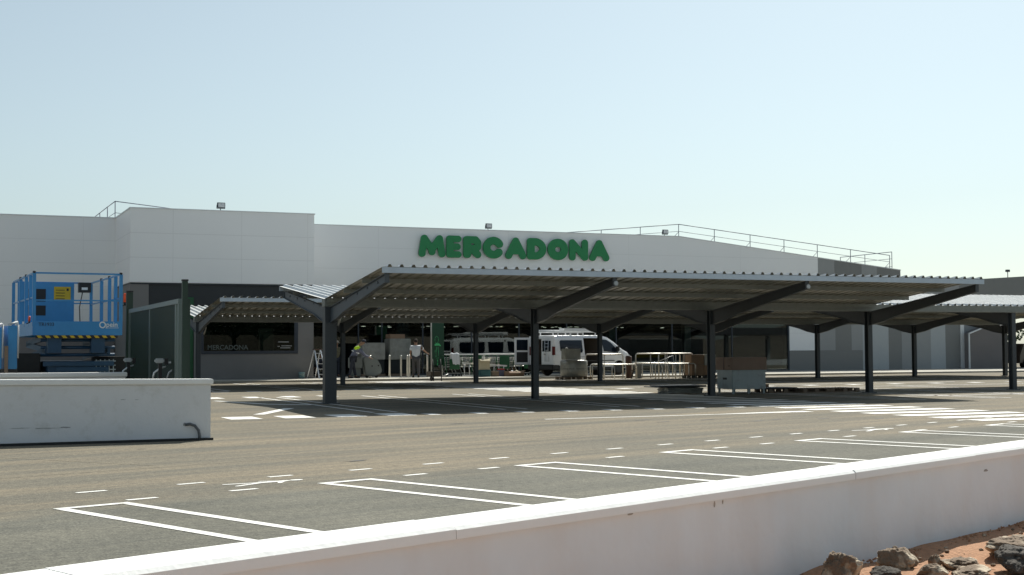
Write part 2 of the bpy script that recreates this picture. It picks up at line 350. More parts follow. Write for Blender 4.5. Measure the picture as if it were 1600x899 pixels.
# 2D shapes from strokes (marching squares over a distance field), extruded
def stroke_shape(mb, segs, r, size, step, place, depth, m=None, arcs=(), cut=None):
    """segs: list of (x0,y0,x1,y1[,r]); place(x,y,d)->world point"""
    W, H = size
    nx = int(W/step)+4; ny = int(H/step)+4; ox = oy = -1.5*step
    def sd(x, y):
        best = 9.0
        for sg in segs:
            x0, y0, x1, y1 = sg[:4]; rr = sg[4] if len(sg) > 4 else r
            dx, dy = x1-x0, y1-y0; l2 = dx*dx+dy*dy
            t = 0 if l2 == 0 else max(0, min(1, ((x-x0)*dx+(y-y0)*dy)/l2))
            best = min(best, math.hypot(x-x0-t*dx, y-y0-t*dy) - rr)
        if cut: best = max(best, -cut(x, y))
        return best
    F = [[sd(ox+i*step, oy+j*step) for i in range(nx+1)] for j in range(ny+1)]
    bm = mb.bm; mi = mb._mi(m); front = {}; back = {}
    def key_v(store, key, x, y, d):
        if key not in store: store[key] = bm.verts.new(place(x, y, d))
        return store[key]
    for j in range(ny):
        for i in range(nx):
            cs = [(i, j), (i+1, j), (i+1, j+1), (i, j+1)]; vals = [F[b][a] for a, b in cs]
            if min(vals) >= 0: continue
            ring = []; bnd = []
            for k in range(4):
                a, b2 = cs[k], cs[(k+1) % 4]; va, vb = vals[k], vals[(k+1) % 4]
                if va < 0: ring.append((a, ox+a[0]*step, oy+a[1]*step))
                if (va < 0) != (vb < 0):
                    t = va/(va-vb); kk = (min(a, b2), max(a, b2))
                    ring.append((kk, ox+(a[0]+(b2[0]-a[0])*t)*step, oy+(a[1]+(b2[1]-a[1])*t)*step))
                    bnd.append(len(ring)-1)
            if len(ring) < 3: continue
            fv = [key_v(front, q[0], q[1], q[2], 0) for q in ring]
            try: f = bm.faces.new(fv); f.material_index = mi
            except ValueError: continue
            if depth:
                for w in range(len(ring)):
                    q0, q1 = ring[w], ring[(w+1) % len(ring)]
                    if isinstance(q0[0][0], tuple) and isinstance(q1[0][0], tuple):
                        b0 = key_v(back, q0[0], q0[1], q0[2], depth); b1 = key_v(back, q1[0], q1[1], q1[2], depth)
                        try: f = bm.faces.new((fv[w], b0, b1, fv[(w+1) % len(ring)])); f.material_index = mi
                        except ValueError: pass

def text_mesh(name, txt, size, m, parent, M, extrude=0.004, offset=0.0, label=None):
    cu = bpy.data.curves.new('tmp_text', 'FONT'); cu.body = txt; cu.size = size; cu.extrude = extrude; cu.offset = offset
    to = bpy.data.objects.new('tmp_text', cu); COL.objects.link(to)
    dg = bpy.context.evaluated_depsgraph_get(); dg.update()
    me = bpy.data.meshes.new_from_object(to.evaluated_get(dg)); me.name = name
    bpy.data.objects.remove(to)
    me.transform(M); me.materials.clear(); me.materials.append(MT[m])
    o = bpy.data.objects.new(name, me); COL.objects.link(o)
    if parent: o.parent = parent
    return o

def skin_mesh(name, verts, edges, m, parent, sub=1):
    """verts: (x,y,z,rx,ry); first vertex is the root"""
    me = bpy.data.meshes.new('tmp_skin'); me.from_pydata([v[:3] for v in verts], edges, [])
    o = bpy.data.objects.new('tmp_skin', me); COL.objects.link(o)
    sk = o.modifiers.new('skin', 'SKIN'); sk.use_smooth_shade = True
    for i, v in enumerate(verts):
        d = me.skin_vertices[0].data[i]; d.radius = (v[3], v[4] if len(v) > 4 else v[3]); d.use_root = (i == 0)
    if sub:
        ss = o.modifiers.new('sub', 'SUBSURF'); ss.levels = sub; ss.render_levels = sub
    dg = bpy.context.evaluated_depsgraph_get(); dg.update()
    m2 = bpy.data.meshes.new_from_object(o.evaluated_get(dg)); m2.name = name
    bpy.data.objects.remove(o)
    m2.materials.clear(); m2.materials.append(MT[m])
    for p in m2.polygons: p.use_smooth = True
    r = bpy.data.objects.new(name, m2); COL.objects.link(r)
    if parent: r.parent = parent
    return r

# ------------------------------------------------------------------ ground
g = MB(); g.box(-3000, 3000, -400, 5000, -0.9, -0.25); g.build('ground', 'soil', kind='structure')

def dir_pt(u, v0, u0, k): return v0 + (u-u0)*k
WK = 0.455                                  # slope of the street wall line
def wall_v(u): return -25.63 + (u+3.68)*WK   # outer edge of the cap
lot = MB(); lot.prism([(-60, wall_v(-60)+0.15), (60, wall_v(60)+0.15), (140, wall_v(60)), (140, 90), (-60, 90)], 'z', -0.6, 0.0)
lot.build('car_park', 'asphalt', kind='structure')
pv = MB(); pv.box(-30, 60, 24.6, 33.2, -0.2, 0.08); pv.build('pavement', 'concrete', kind='structure', bevel=0.01)

hl = MB(); n = 60; rnd = random.Random(4); top = []; bt = []
for i in range(n+1):
    u = -120 + 420*i/n; h = 7.5 + 3.0*math.sin(i*.31) + 1.6*math.sin(i*.83+1)
    bt.append((u, -75-rnd.uniform(0, 2), -0.3)); top.append((u, -120, h))
for i in range(n):
    hl.poly([bt[i], bt[i+1], (bt[i+1][0], -95, top[i+1][2]*.55), (bt[i][0], -95, top[i][2]*.55)], [(0, 1, 2, 3)])
    hl.poly([(bt[i][0], -95, top[i][2]*.55), (bt[i+1][0], -95, top[i+1][2]*.55), top[i+1], top[i]], [(0, 1, 2, 3)])
    hl.poly([top[i], top[i+1], (top[i+1][0], -170, -0.3), (top[i][0], -170, -0.3)], [(0, 1, 2, 3)])
MT['far_earth'] = mat('far_earth', (0.085, 0.070, 0.050), 0.95, var=0.3, scale=0.2)
hl.build('hills', 'far_earth', kind='structure')

st_ = MB(); q_ = 1.75; st_.prism([(-60, wall_v(-60)-q_), (-60, -74), (160, -74), (160, wall_v(160)-q_)][::-1], 'z', -0.6, -0.17)
MT['street'] = mat('street_bounce_surface', (0.37, 0.37, 0.36), 0.9, var=0.2, scale=3, bump=0.4, bscale=60)  # unseen road, added and kept pale grey to neutralise soil bounce on the wall
st_.build('street', 'street', kind='structure')

# soil strip outside the wall, uneven
def verge():
    mb = MB(); n1, n2 = 110, 50
    rnd = random.Random(3); ph = [(rnd.uniform(0.6, 5), rnd.uniform(0.6, 5), rnd.uniform(0, 6), rnd.uniform(0.15, 1)) for _ in range(14)]
    vs = []
    for i in range(n1+1):
        row = []
        for j in range(n2+1):
            u = -14 + 22*i/n1; t = 9*(j/n2)**1.4
            v = wall_v(u) + 0.12 - t
            h = sum(a*math.sin(p*u+q*v+o) for p, q, o, a in ph)*0.008
            z = -0.19 + h - 0.02*t
            row.append(mb.bm.verts.new((u, v, z)))
        vs.append(row)
    for i in range(n1):
        for j in range(n2): mb.bm.faces.new((vs[i][j], vs[i+1][j], vs[i+1][j+1], vs[i][j+1]))
    mb.build('soil_verge', 'soil', kind='structure', smooth=True)
verge()

# ------------------------------------------------------------------ painted markings (4 mm sheets)
pm = MB(); Z1, Z2 = 0.004, 0.0048
def quad(a, b, c, d, z0=-0.001, z=Z1):
    pts = [a, b, c, d]
    pm.poly([(x, y, z) for x, y in pts], [(0, 1, 2, 3)])
def line(a, b, w, z=Z1):
    a = Vector(a); b = Vector(b); d = (b-a).normalized(); n = Vector((-d.y, d.x))*w/2
    quad((a+n)[:], (a-n)[:], (b-n)[:], (b+n)[:], z=z)
D21 = Vector((math.cos(0.3735), math.sin(0.3735))); N21 = Vector((-D21.y, D21.x))
# U shaped separators between the bays by the street wall
SEPS = [(-10.95, -22.45), (-8.31, -21.27), (-5.73, -20.10), (-3.17, -19.06), (-0.73, -18.05), (2.07, -16.98), (4.66, -16.05), (7.16, -15.18), (9.8, -14.2), (12.4, -13.2)]
for p in SEPS:
    a = Vector(p); b = a + D21*0.59
    q = 5.0
    line(a, a - N21*q, 0.10); line(b, b - N21*q, 0.10)
    line(a - D21*0.05 - N21*0.05, b + D21*0.05 - N21*0.05, 0.10, z=Z2)
# dashed footway lines
for k in range(0, 19):
    p = Vector((-8.04 + 0.992*k, -20.02 + 0.392*k)); line(p, p + D21*0.30, 0.075)
for k in range(0, 17):
    if k in (2, 5, 7, 10, 12, 15): continue
    p = Vector((-7.70 + 0.992*k, -20.87 + 0.389*k)); line(p, p + D21*0.30, 0.075)
# zebra crossing running from the street side to the shop
v = 22.9
while v > -14.2:
    w = 0.5
    quad((8.15, v-w/2), (11.1, v-w/2-0.02), (11.1, v+w/2), (8.15, v+w/2)); v -= 1.02
# dashed crossing in front of the first canopy
for k in range(4):
    u = -3.9 + 1.06*k; quad((u, -6.95), (u+0.62, -6.95), (u+0.62, -5.9), (u, -5.9))
for k in range(8):
    u = 0.15 + 1.05*k; 
    if u < 7.7: quad((u, -7.0), (u+0.26, -7.0), (u+0.26, -6.4), (u, -6.4))
line((1.46, -9.75), (7.7, -9.55), 0.12)
quad((5.2, -9.62), (7.7, -9.5), (7.7, -9.2), (6.4, -9.35), z=Z2)
# double separators under both canopies
for v0, us in ((0, (-0.3, 2.75, 5.6, 13.9, 16.7, 19.4, 22.2)), (17.9, (-0.2, 2.7, 5.55, 13.9, 16.7, 19.5, 22.3, 25, 27.8, 30.6, 33.4))):
    for u in us:
        for s in (-0.26, 0.26): line((u+s, v0-5.4), (u+s, v0+5.4), 0.09)
for k in range(4):
    u = -2.0 + 1.1*k; quad((u, 5.1), (u+0.42, 5.1), (u+0.42, 6.2), (u, 6.2))
for k in range(9):
    u = -1.8 + 1.1*k; quad((u, 11.2), (u+0.5, 11.2), (u+0.5, 11.6), (u, 11.6))
line((-2.2, 3.4), (-1.5, 0.4), 0.16); line((-1.5, 0.4), (-0.6, -0.6), 0.24); line((-2.95, -5.1), (-1.6, -2.3), 0.24)
line((12, 9.3), (28, 9.3), 0.12); line((14.2, -3.1), (24.5, -3.1), 0.12); line((14.5, 5.6), (30, 5.6), 0.12)
for k in range(14):
    u = 12.3+1.9*k; quad((u, 7.6), (u+0.5, 7.6), (u+0.5, 8.2), (u, 8.2))
# standing figures painted on the footway
def picto(cx, cy, s, ang):
    e1 = Vector((math.cos(ang), math.sin(ang))); e2 = Vector((-e1.y, e1.x))
    segs = [(0.62, 1.62, 0.62, 1.62, 0.14), (0.60, 1.35, 0.58, 0.85, 0.12), (0.58, 0.85, 0.30, 0.15, 0.07), (0.58, 0.85, 0.92, 0.15, 0.07),
            (0.60, 1.32, 0.25, 0.95, 0.055), (0.60, 1.32, 0.98, 1.05, 0.055)]
    def pl(x, y, d):
        p = Vector((cx, cy)) + e1*(x-0.6)*s*0.7 + e2*(y-0.9)*s; return (p.x, p.y, Z1)
    stroke_shape(pm, segs, 0.07, (1.2, 1.9), 0.05, pl, 0)
picto(-6.22, -19.80, 0.52, 0.37-1.571)
picto(4.75, -15.35, 0.6, 0.37-1.571)
for f in pm.bm.faces: f.normal_update()
pm.build('road_markings', 'paint', kind='structure')

# tar patches on the aisle
ts = MB(); rnd = random.Random(5)
for (u, v) in ((4.1, -11.3), (5.2, -11.9), (4.6, -12.2), (6.2, -12.0), (3.0, -11.6), (7.0, -12.6), (-4.6, -17.6), (-0.6, -10.4), (2.9, -10.9)):
    n = 9; a0 = 0.45; pts = []
    for k in range(n):
        a = 2*math.pi*k/n; r = rnd.uniform(0.5, 1.1); x = 0.26*r*math.cos(a); y = 0.055*r*math.sin(a)
        pts.append((u + x*math.cos(a0)-y*math.sin(a0), v + x*math.sin(a0)+y*math.cos(a0), 0.004))
    ts.poly(pts, [tuple(range(n))])
MT['tar'] = mat('tar', (0.035, 0.033, 0.032), 0.7)
ts.build('tar_patches', 'tar', kind='structure')
jn = MB()
def jline(a, b, w):
    a = Vector(a); b = Vector(b); d = (b-a).normalized(); n = Vector((-d.y, d.x))*w/2
    jn.poly([(*(a+n), .0035), (*(a-n), .0035), (*(b-n), .0035), (*(b+n), .0035)], [(0, 1, 2, 3)])
jline((-30, -26.6), (14, -9.15), 0.018); jline((-5.3, -12.6), (2.2, -17.6), 0.012); jline((-9.0, -14.3), (-6.9, -17.2), 0.02)
MT['seam'] = mat('asphalt_seam', (0.30, 0.26, 0.19), 0.95, var=0.5, scale=4)
jn.build('asphalt_seams', 'seam', kind='structure')

# ------------------------------------------------------------------ street wall in the foreground
MT['wall_stain'] = mat('wall_stain', (0.36, 0.34, 0.31), 0.9, var=0.3, scale=20)
def street_wall():
    L0, L1 = -16.0, 34.0
    a = math.atan(WK); cu, su = math.cos(a), math.sin(a)
    w = thing('street_wall', 'long low white rendered wall across the foreground with a sunlit capping', 'wall', (-3.68, -25.63, 0), a)
    s0, s1 = (L0+3.68)/cu, (L1+3.68)/cu
    b = MB(); b.box(s0, s1, 0.045, 0.275, -0.8, 0.392); b.build('wall_face', 'street_wall', w)
    # capping stones, each about two metres, slightly uneven, with a sloped drip
    c = MB(); x = s0; rr = random.Random(11)
    while x < s1:
        ln = 1.98; dz = rr.uniform(-0.003, 0.003); dy = rr.uniform(-0.002, 0.002)
        prof = [(0.0+dy, 0.394), (0.0+dy, 0.440+dz), (0.018+dy, 0.458+dz), (0.30, 0.463+dz), (0.32, 0.445+dz), (0.32, 0.394)]
        c.prism(prof, 'x', x+0.0015, x+ln-0.0015); x += ln
    c.build('capping', 'cap_white', w)
    d = MB(); rr = random.Random(4)     # dark specks and a scrape on the face
    for (px, pz, sx, sz) in ((-1.36, 0.366, 0.012, 0.022), (-1.27, 0.372, 0.008, 0.016), (-2.2, 0.38, 0.035, 0.006), (2.6, 0.30, 0.05, 0.010)):
        pts = []
        for k in range(10):
            t = 2*math.pi*k/10; r = rr.uniform(0.6, 1.1); pts.append((px+sx*r*math.cos(t), 0.0430, pz+sz*r*math.sin(t)))
        d.poly(pts, [tuple(range(10))])
    d.build('stain', 'wall_stain', w)
street_wall()

def white_wall(label, u0, u1, v, zl, zr, th, name='white_boundary_wall', cable=False):
    w = thing(name, label, 'wall', (u0, v, 0))
    L = u1-u0
    b = MB(); n = 40
    b.prism([(0, -0.3), (L, -0.3), (L, zr-0.085), (0, zl-0.085)], 'y', 0, th)
    b.build('wall_face', 'render_white', w)
    c = MB(); c.prism([(-0.02, zl-0.082), (L+0.035, zr-0.082), (L+0.035, zr), (-0.02, zl)], 'y', -0.04, th+0.04)
    c.build('capping', 'cap_white', w, bevel=0.012)
    return w
lw = white_wall('white rendered wall at left edge with grey cable stub near its free end', -22, -5.43, -12.85, 1.05, 0.905, 0.24)
lw2 = white_wall('second white wall behind the first, only its capping showing below the blue lift', -22, -5.83, -6.5, 0.95, 0.93, 0.24)
cb = MB(); cb.tube([(16.20, -0.01, 0.235), (16.26, -0.035, 0.245), (16.33, -0.05, 0.22), (16.385, -0.05, 0.15), (16.40, -0.05, 0.07), (16.40, -0.05, 0.0)], 0.021, 8)
MT['cable'] = mat('cable_grey', (0.10, 0.11, 0.12), 0.5)
cb.build('cable_stub', 'cable', lw)
st = MB(); rr = random.Random(8)
for (px, pz, sx, sz) in ((13.9, 0.245, 0.16, 0.006), (14.25, 0.235, 0.22, 0.007), (14.5, 0.24, 0.1, 0.010), (13.05, 0.26, 0.035, 0.035), (15.3, 0.62, 0.05, 0.005), (15.5, 0.615, 0.04, 0.004), (16.19, 0.24, 0.04, 0.03)):
    pts = []
    for k in range(14):
        t = 2*math.pi*k/14; r = rr.uniform(0.5, 1.15); pts.append((px+sx*r*math.cos(t), -0.002, pz+sz*r*math.sin(t)))
    st.poly(pts, [tuple(range(14))])
MT['scuff'] = mat('scuff', (0.33, 0.34, 0.34), 0.9)
st.build('scuff_marks', 'scuff', lw)
jt = MB(); jt.box(-22, -5.4, -12.92, -12.846, 0.0, 0.035); 
MT['joint'] = mat('tar_joint', (0.03, 0.03, 0.03), 0.9, var=0.4, scale=6)
jt.build('kerb_joint', 'joint', kind='structure')

# ------------------------------------------------------------------ the shop building
bld = thing('store_building', 'long low white shop building with grey striped end behind the canopies', 'building', (0, 33, 0))
TOP = 7.63
def part(mb, name, m, **k): return mb.build(name, m, bld, **k)
# y is local: 0 = main front plane, -5 = front of the projecting block
w = MB(); w.box(-14, -1.15, 0, 0.25, 2.45, TOP); part(w, 'front_wall', 'white_panel')
w = MB(); w.prism([(7.0, 3.9), (38.74, 3.9), (38.74, 6.66), (29.4, TOP), (-1.15, TOP), (-1.15, 3.9)], 'y', 0, 0.25); part(w, 'front_wall', 'white_panel')
w = MB(); w.box(36.66, 38.74, 0, 0.25, 1.24, 3.898); part(w, 'front_wall', 'white_panel')
w = MB(); w.box(36.66, 41.85, -0.03, 0.24, 0, 1.238); part(w, 'plinth', 'stripe_c')
w = MB(); w.box(-14, -1.15, 0.03, 0.25, 0, 2.448); part(w, 'plinth', 'brown_grey')
def top_at(u): return TOP - (u-29.4)*0.104
us = [38.742, 39.92, 41.07, 41.88, 43.0, 43.78, 44.75]; ms = ['stripe_b', 'stripe_c', 'stripe_c', 'stripe_b', 'stripe_c', 'stripe_c']
ms2 = ['stripe_b', 'stripe_c', 'stripe_b', 'stripe_a', 'stripe_a', 'stripe_c']
for i in range(6):
    a, b2 = us[i], us[i+1]
    w = MB(); w.prism([(a, 4.2), (b2-0.004, 4.2), (b2-0.004, top_at(b2)), (a, top_at(a))], 'y', 0, 0.25); part(w, 'cladding_panel', ms[i])
    w = MB(); w.box(a, b2-0.004, 0.0, 0.25, 1.24 if b2 < 42 else 0, 4.198); part(w, 'cladding_panel', ms2[i])
# low wing on the right and its raised loading roof
us = [44.754, 45.4, 46.95, 48.08, 49.22]; ms = ['stripe_b', 'stripe_b', 'stripe_a', 'stripe_c']
for i in range(4):
    w = MB(); w.box(us[i], us[i+1]-0.004, 0, 0.25, 0, 3.6); part(w, 'cladding_panel', ms[i])
w = MB(); w.box(49.224, 49.5, -0.04, 0.25, 0, 3.6); part(w, 'corner_trim', 'flashing')
w = MB(); w.prism([(49.504, 0), (52.5, 0), (52.5, 2.95), (51.5, 2.85), (49.504, 2.2)], 'y', -0.5, 0.2); part(w, 'ramp_wall', 'brown_grey')
w = MB(); w.bar((49.42, -0.55, 0), (49.42, -0.55, 2.22), 0.08); w.bar((49.42, -0.55, 2.22), (51.6, -0.55, 2.93), 0.08); part(w, 'ramp_trim', 'flashing')
w = MB(); w.box(49.504, 52.5, 0.25, 0.4, 0, 3.6); part(w, 'cladding_panel', 'stripe_b')
def top2(u): return 5.38 + (u-47)*0.062
us = [44.754, 49.2, 51.95, 54.6, 58, 64]; ms = ['stripe_b', 'stripe_c', 'stripe_c', 'stripe_b', 'stripe_c']
for i in range(5):
    a, b2 = us[i], us[i+1]
    w = MB(); w.prism([(a, 3.602), (b2-0.004, 3.602), (b2-0.004, top2(b2)), (a, top2(a))], 'y', 0, 0.25); part(w, 'cladding_panel', ms[i])
w = MB(); w.box(44.76, 64, 0.26, 9, 3.602, 3.75); part(w, 'dock_soffit', 'stripe_c')
w = MB(); w.prism([(44.754, top2(44.75)), (64, top2(64)), (64, top2(64)-0.1), (44.754, top2(44.75)-0.1)], 'y', 0.26, 30); part(w, 'low_roof', 'roof_sheet')
w = MB(); w.box(44.76, 52.4, 8.8, 9, 0, 3.6); w.box(52.2, 52.4, 0.41, 8.8, 0, 3.6); part(w, 'side_wall', 'brown_grey')
# cap flashings
w = MB(); w.box(-14, -1.15, -0.03, 0.28, TOP, TOP+0.05); w.box(7.14, 29.4, -0.03, 0.28, TOP, TOP+0.05)
w.prism([(29.4, TOP), (44.77, top_at(44.77)), (44.77, top_at(44.77)+0.05), (29.4, TOP+0.05)], 'y', -0.03, 0.28)
w.box(-1.17, 7.16, -5.03, -4.77, TOP, TOP+0.05); w.box(-1.17, -0.9, -4.768, 0, TOP, TOP+0.05); part(w, 'parapet_cap', 'flashing')
# projecting entrance block
w = MB(); w.box(-1.13, 7.12, -5, -4.8, 4.38, TOP); w.box(-1.13, -0.93, -4.798, 0, 4.38, TOP); w.box(6.92, 7.12, -4.798, 0, 4.38, TOP); w.box(-0.93, 6.92, -4.798, 0, TOP-0.5, TOP-0.4)
part(w, 'entrance_block', 'block_panel')
w = MB(); w.box(-1.12, 7.11, -4.99, 0, 4.30, 4.378); part(w, 'block_soffit', 'dark_fascia')
w = MB(); w.box(-1.12, -0.32, -4.97, -4.6, 0, 4.298); w.box(-1.12, -0.92, -4.598, 0, 0, 4.298); part(w, 'corner_pillar', 'grey_wall')
w = MB(); w.box(-0.318, 7.10, -4.90, -4.80, 3.05, 4.298); part(w, 'fascia_band', 'dark_fascia')
w = MB(); w.box(-0.318, 1.30, -4.90, -4.80, 0, 3.048); part(w, 'green_panel', 'dark_fascia')
w = MB(); w.box(1.29, 1.64, -4.96, -4.902, 0, 3.75); part(w, 'green_panel', 'trolley_green')
WX0, WX1, WZ0 = 1.97, 6.36, 1.22
w = MB(); w.box(1.66, WX0, -5, -4.8, 0, 3.046); w.box(WX1, 7.10, -5, -4.8, 0, 3.046); w.box(WX0, WX1, -5, -4.8, 0, WZ0)
w.box(6.9, 7.10, -4.798, 0, 0, 3.046); part(w, 'window_wall', 'grey_wall')
fr = MB(); t = 0.11
fr.box(WX0+.002, WX1-.002, -5.04, -4.94, WZ0+.002, WZ0+t+.03); fr.box(WX0+.002, WX0+t, -5.04, -4.94, WZ0+t+.032, 3.04); fr.box(WX1-t-.06, WX1-.002, -5.04, -4.94, WZ0+t+.032, 3.04)
fr.box(WX0+t+.002, WX1-t-.062, -5.04, -4.94, 2.96, 3.04)
wf = part(fr, 'window', 'frame')
pn = MB(); pn.box(WX0+t, WX1-t-.06, -4.99, -4.975, WZ0+t+.03, 2.958); pn.build('pane', 'glass_dim', wf)
text_mesh('window_lettering', 'MERCADONA', 0.29, 'flashing', wf, Matrix.Translation((2.25, -4.995, 1.42)) @ Matrix.Rotation(math.pi/2, 4, 'X'), 0.001, 0.006)
MT['sticker'] = mat('sticker_white', (0.10, 0.12, 0.11), 0.6)
for o in bpy.data.objects:
    if o.name == 'window_lettering': o.data.materials[0] = MT['sticker']
stk = MB()
for (a, b2, z) in ((5.45, 5.95, 1.74), (5.42, 5.52, 1.54), (5.6, 6.08, 1.56), (5.55, 6.02, 1.47)): stk.box(a, b2, -4.998, -4.992, z, z+0.035)
stk.build('sticker_text', 'stripe_b', wf)
# shop interior
w = MB(); w.box(-0.8, 36.6, 0.3, 38, 0.02, 0.09); part(w, 'shop_floor', 'shop_floor')
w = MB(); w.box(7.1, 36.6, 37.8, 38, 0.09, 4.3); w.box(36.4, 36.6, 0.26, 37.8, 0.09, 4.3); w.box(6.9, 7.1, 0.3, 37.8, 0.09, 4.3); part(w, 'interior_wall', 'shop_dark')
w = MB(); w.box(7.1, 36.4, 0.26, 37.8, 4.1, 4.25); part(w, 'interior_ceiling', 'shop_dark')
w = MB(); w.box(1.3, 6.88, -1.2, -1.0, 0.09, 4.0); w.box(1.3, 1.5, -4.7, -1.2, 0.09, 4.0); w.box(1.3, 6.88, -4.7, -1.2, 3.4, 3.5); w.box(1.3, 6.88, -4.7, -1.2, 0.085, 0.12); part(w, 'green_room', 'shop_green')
w = MB(); w.box(4.9, 5.6, -3.6, -3.4, 0.12, 2.4); part(w, 'display_stand', 'grey_wall')
w = MB(); w.box(2.35, 2.42, -3.0, -2.93, 0.12, 2.3); w.box(2.75, 2.82, -3.0, -2.93, 0.12, 2.3); w.box(2.35, 2.82, -3.0, -2.93, 2.1, 2.3); part(w, 'display_stand', 'grey_wall')
MT['lamp_on'] = emis('ceiling_lamp', (1.0, 0.93, 0.78), 1.2)
MT['lamp_green'] = emis('ceiling_lamp_green', (0.45, 1.0, 0.5), 0.8)
rr = random.Random(2)
for i in range(60):
    u = 8 + rr.uniform(0, 27); yv = rr.choice((6, 10, 14, 18, 22, 26, 30))
    w = MB(); w.lathe([(0.10, 0), (0.10, 0.02), (0.02, 0.025)], 10, 'lamp_on', c=(u, yv, 2.5+yv*.022)); part(w, 'ceiling_light', 'lamp_on')
for i in range(14):
    w = MB(); w.lathe([(0.07, 0), (0.07, 0.03)], 8, 'lamp_green', c=(1.9+0.33*i, -1.6-rr.uniform(0, 2.4), 3.33)); part(w, 'ceiling_light', 'lamp_green')
# glazed front
mull = [7.10, 10.76, 12.0, 14.2, 16.9, 19.6, 22.4, 25.4, 28.9, 32.8, 36.6]
for i in range(len(mull)-1):
    a, b2 = mull[i]+0.03, mull[i+1]-0.03
    w = MB(); w.box(a, b2, 0.04, 0.056, 0.16, 3.86); part(w, 'glass_pane', 'glass')
    f = MB(); f.box(mull[i]-0.028, mull[i]+0.028, 0.0, 0.10, 0.09, 3.895); f.box(a+.002, b2-.002, 0.0, 0.10, 0.09, 0.158); f.box(a+.002, b2-.002, 0.0, 0.10, 3.862, 3.895); part(f, 'mullion', 'frame')
w = MB(); w.box(36.58, 36.655, -0.04, 0.25, 0, 3.898); part(w, 'mullion', 'frame')
for (a, b2, mm) in ((13.0, 13.6, 'frame'), (25.2, 25.65, 'stripe_c'), (30.0, 30.4, 'stripe_c')):
    w = MB(); w.box(a, b2, 0.5, 0.9, 0.09, 4.1); part(w, 'interior_pillar', mm)
# walls round the back, roof
w = MB(); w.box(44.5, 44.75, 0.26, 40, 0, 6.0); part(w, 'side_wall', 'stripe_c')
w = MB(); w.box(-14, 44.75, 40, 40.25, 0, 6.0); w.box(-14, -13.75, 0.26, 40, 0, 7.5); part(w, 'rear_wall', 'white_panel')
w = MB(); w.prism([(-13.7, 6.0), (13.5, 6.0), (29.4, 7.58), (44.49, 6.02), (44.49, 5.9), (29.4, 7.46), (13.5, 5.9), (-13.7, 5.9)], 'y', 0.27, 39.9); part(w, 'roof', 'roof_sheet')
# downpipe
w = MB(); w.tube([(8.05, -0.06, 3.9), (8.05, -0.06, TOP-0.3)], 0.03, 6); part(w, 'downpipe', 'flashing')

# ------------------------------------------------------------------ big sign letters
sg = thing('shop_sign', 'big green rounded capital letters spelling the shop name on the white front', 'sign', (0, 32.9, 6.145))
LT = {
 'M': lambda W, H, r: [(r, r, r+.13, H-r), (r+.13, H-r, W/2, r+.22), (W/2, r+.22, W-r-.13, H-r), (W-r-.13, H-r, W-r, r), (W/2, r+.1, W/2, r+.1)],
 'E': lambda W, H, r: [(r, r, r, H-r), (r, r, W-r, r), (r, H-r, W-r, H-r), (r, H/2, W-r-.04, H/2), (r+.06, r, r+.06, H-r)],
 'R': lambda W, H, r: [(r, r, r, H-r), (r, H-r, W-r-.12, H-r), (W-r-.12, H-r, W-r, H-r-.14), (W-r, H-r-.14, W-r, H/2+.02), (W-r, H/2+.02, W-r-.12, H/2-.08), (W-r-.12, H/2-.08, r, H/2-.08), (W/2, H/2-.1, W-r, r), (r+.05, r, r+.05, H-r)],
 'C': lambda W, H, r: [(W/2+.02+(W/2+.02-r)*math.cos(a), H/2+(H/2-r)*math.sin(a), W/2+.02+(W/2+.02-r)*math.cos(a+.2), H/2+(H/2-r)*math.sin(a+.2)) for a in [0.58+.2*k for k in range(25)]],
 'A': lambda W, H, r: [(r, r, W/2, H-r), (W/2, H-r, W-r, r), (r+.17, r+.24, W-r-.17, r+.24, r*.92), (W/2, H-r-.08, W/2, H-r-.08, r*1.15)],
 'D': lambda W, H, r: [(r, r, r, H-r), (r, H-r, W*.42, H-r), (r, r, W*.42, r), (r+.05, r, r+.05, H-r)] + [(W*.42+(W*.58-r)*math.cos(a), H/2+(H/2-r)*math.sin(a), W*.42+(W*.58-r)*math.cos(a+.2), H/2+(H/2-r)*math.sin(a+.2)) for a in [-1.57+.2*k for k in range(16)]],
 'O': lambda W, H, r: [(W/2+(W/2-r)*math.cos(a), H/2+(H/2-r)*math.sin(a), W/2+(W/2-r)*math.cos(a+.2), H/2+(H/2-r)*math.sin(a+.2)) for a in [.2*k for k in range(32)]],
 'N': lambda W, H, r: [(r, r, r, H-r), (r, H-r, W-r, r), (W-r, r, W-r, H-r)],
}
bnds = [(13.91, 15.37), (15.43, 16.26), (16.37, 17.37), (17.48, 18.64), (18.75, 19.95), (20.0, 21.12), (21.21, 22.42), (22.49, 23.61), (23.70, 24.90)]
for ch, (a, b2) in zip('MERCADONA', bnds):
    Wd, Hd = b2-a, 1.15; r = {'M': .185, 'E': .17, 'R': .19, 'C': .205, 'A': .19, 'D': .195, 'O': .215, 'N': .185}[ch]
    mb = MB(); s0 = LT[ch](Wd, Hd, r)
    stroke_shape(mb, s0, r, (Wd, Hd), 0.03, (lambda x, y, d, a=a: (a+x, d-0.12, y)), 0.10)
    o = mb.build('letter', 'sign_green', sg)

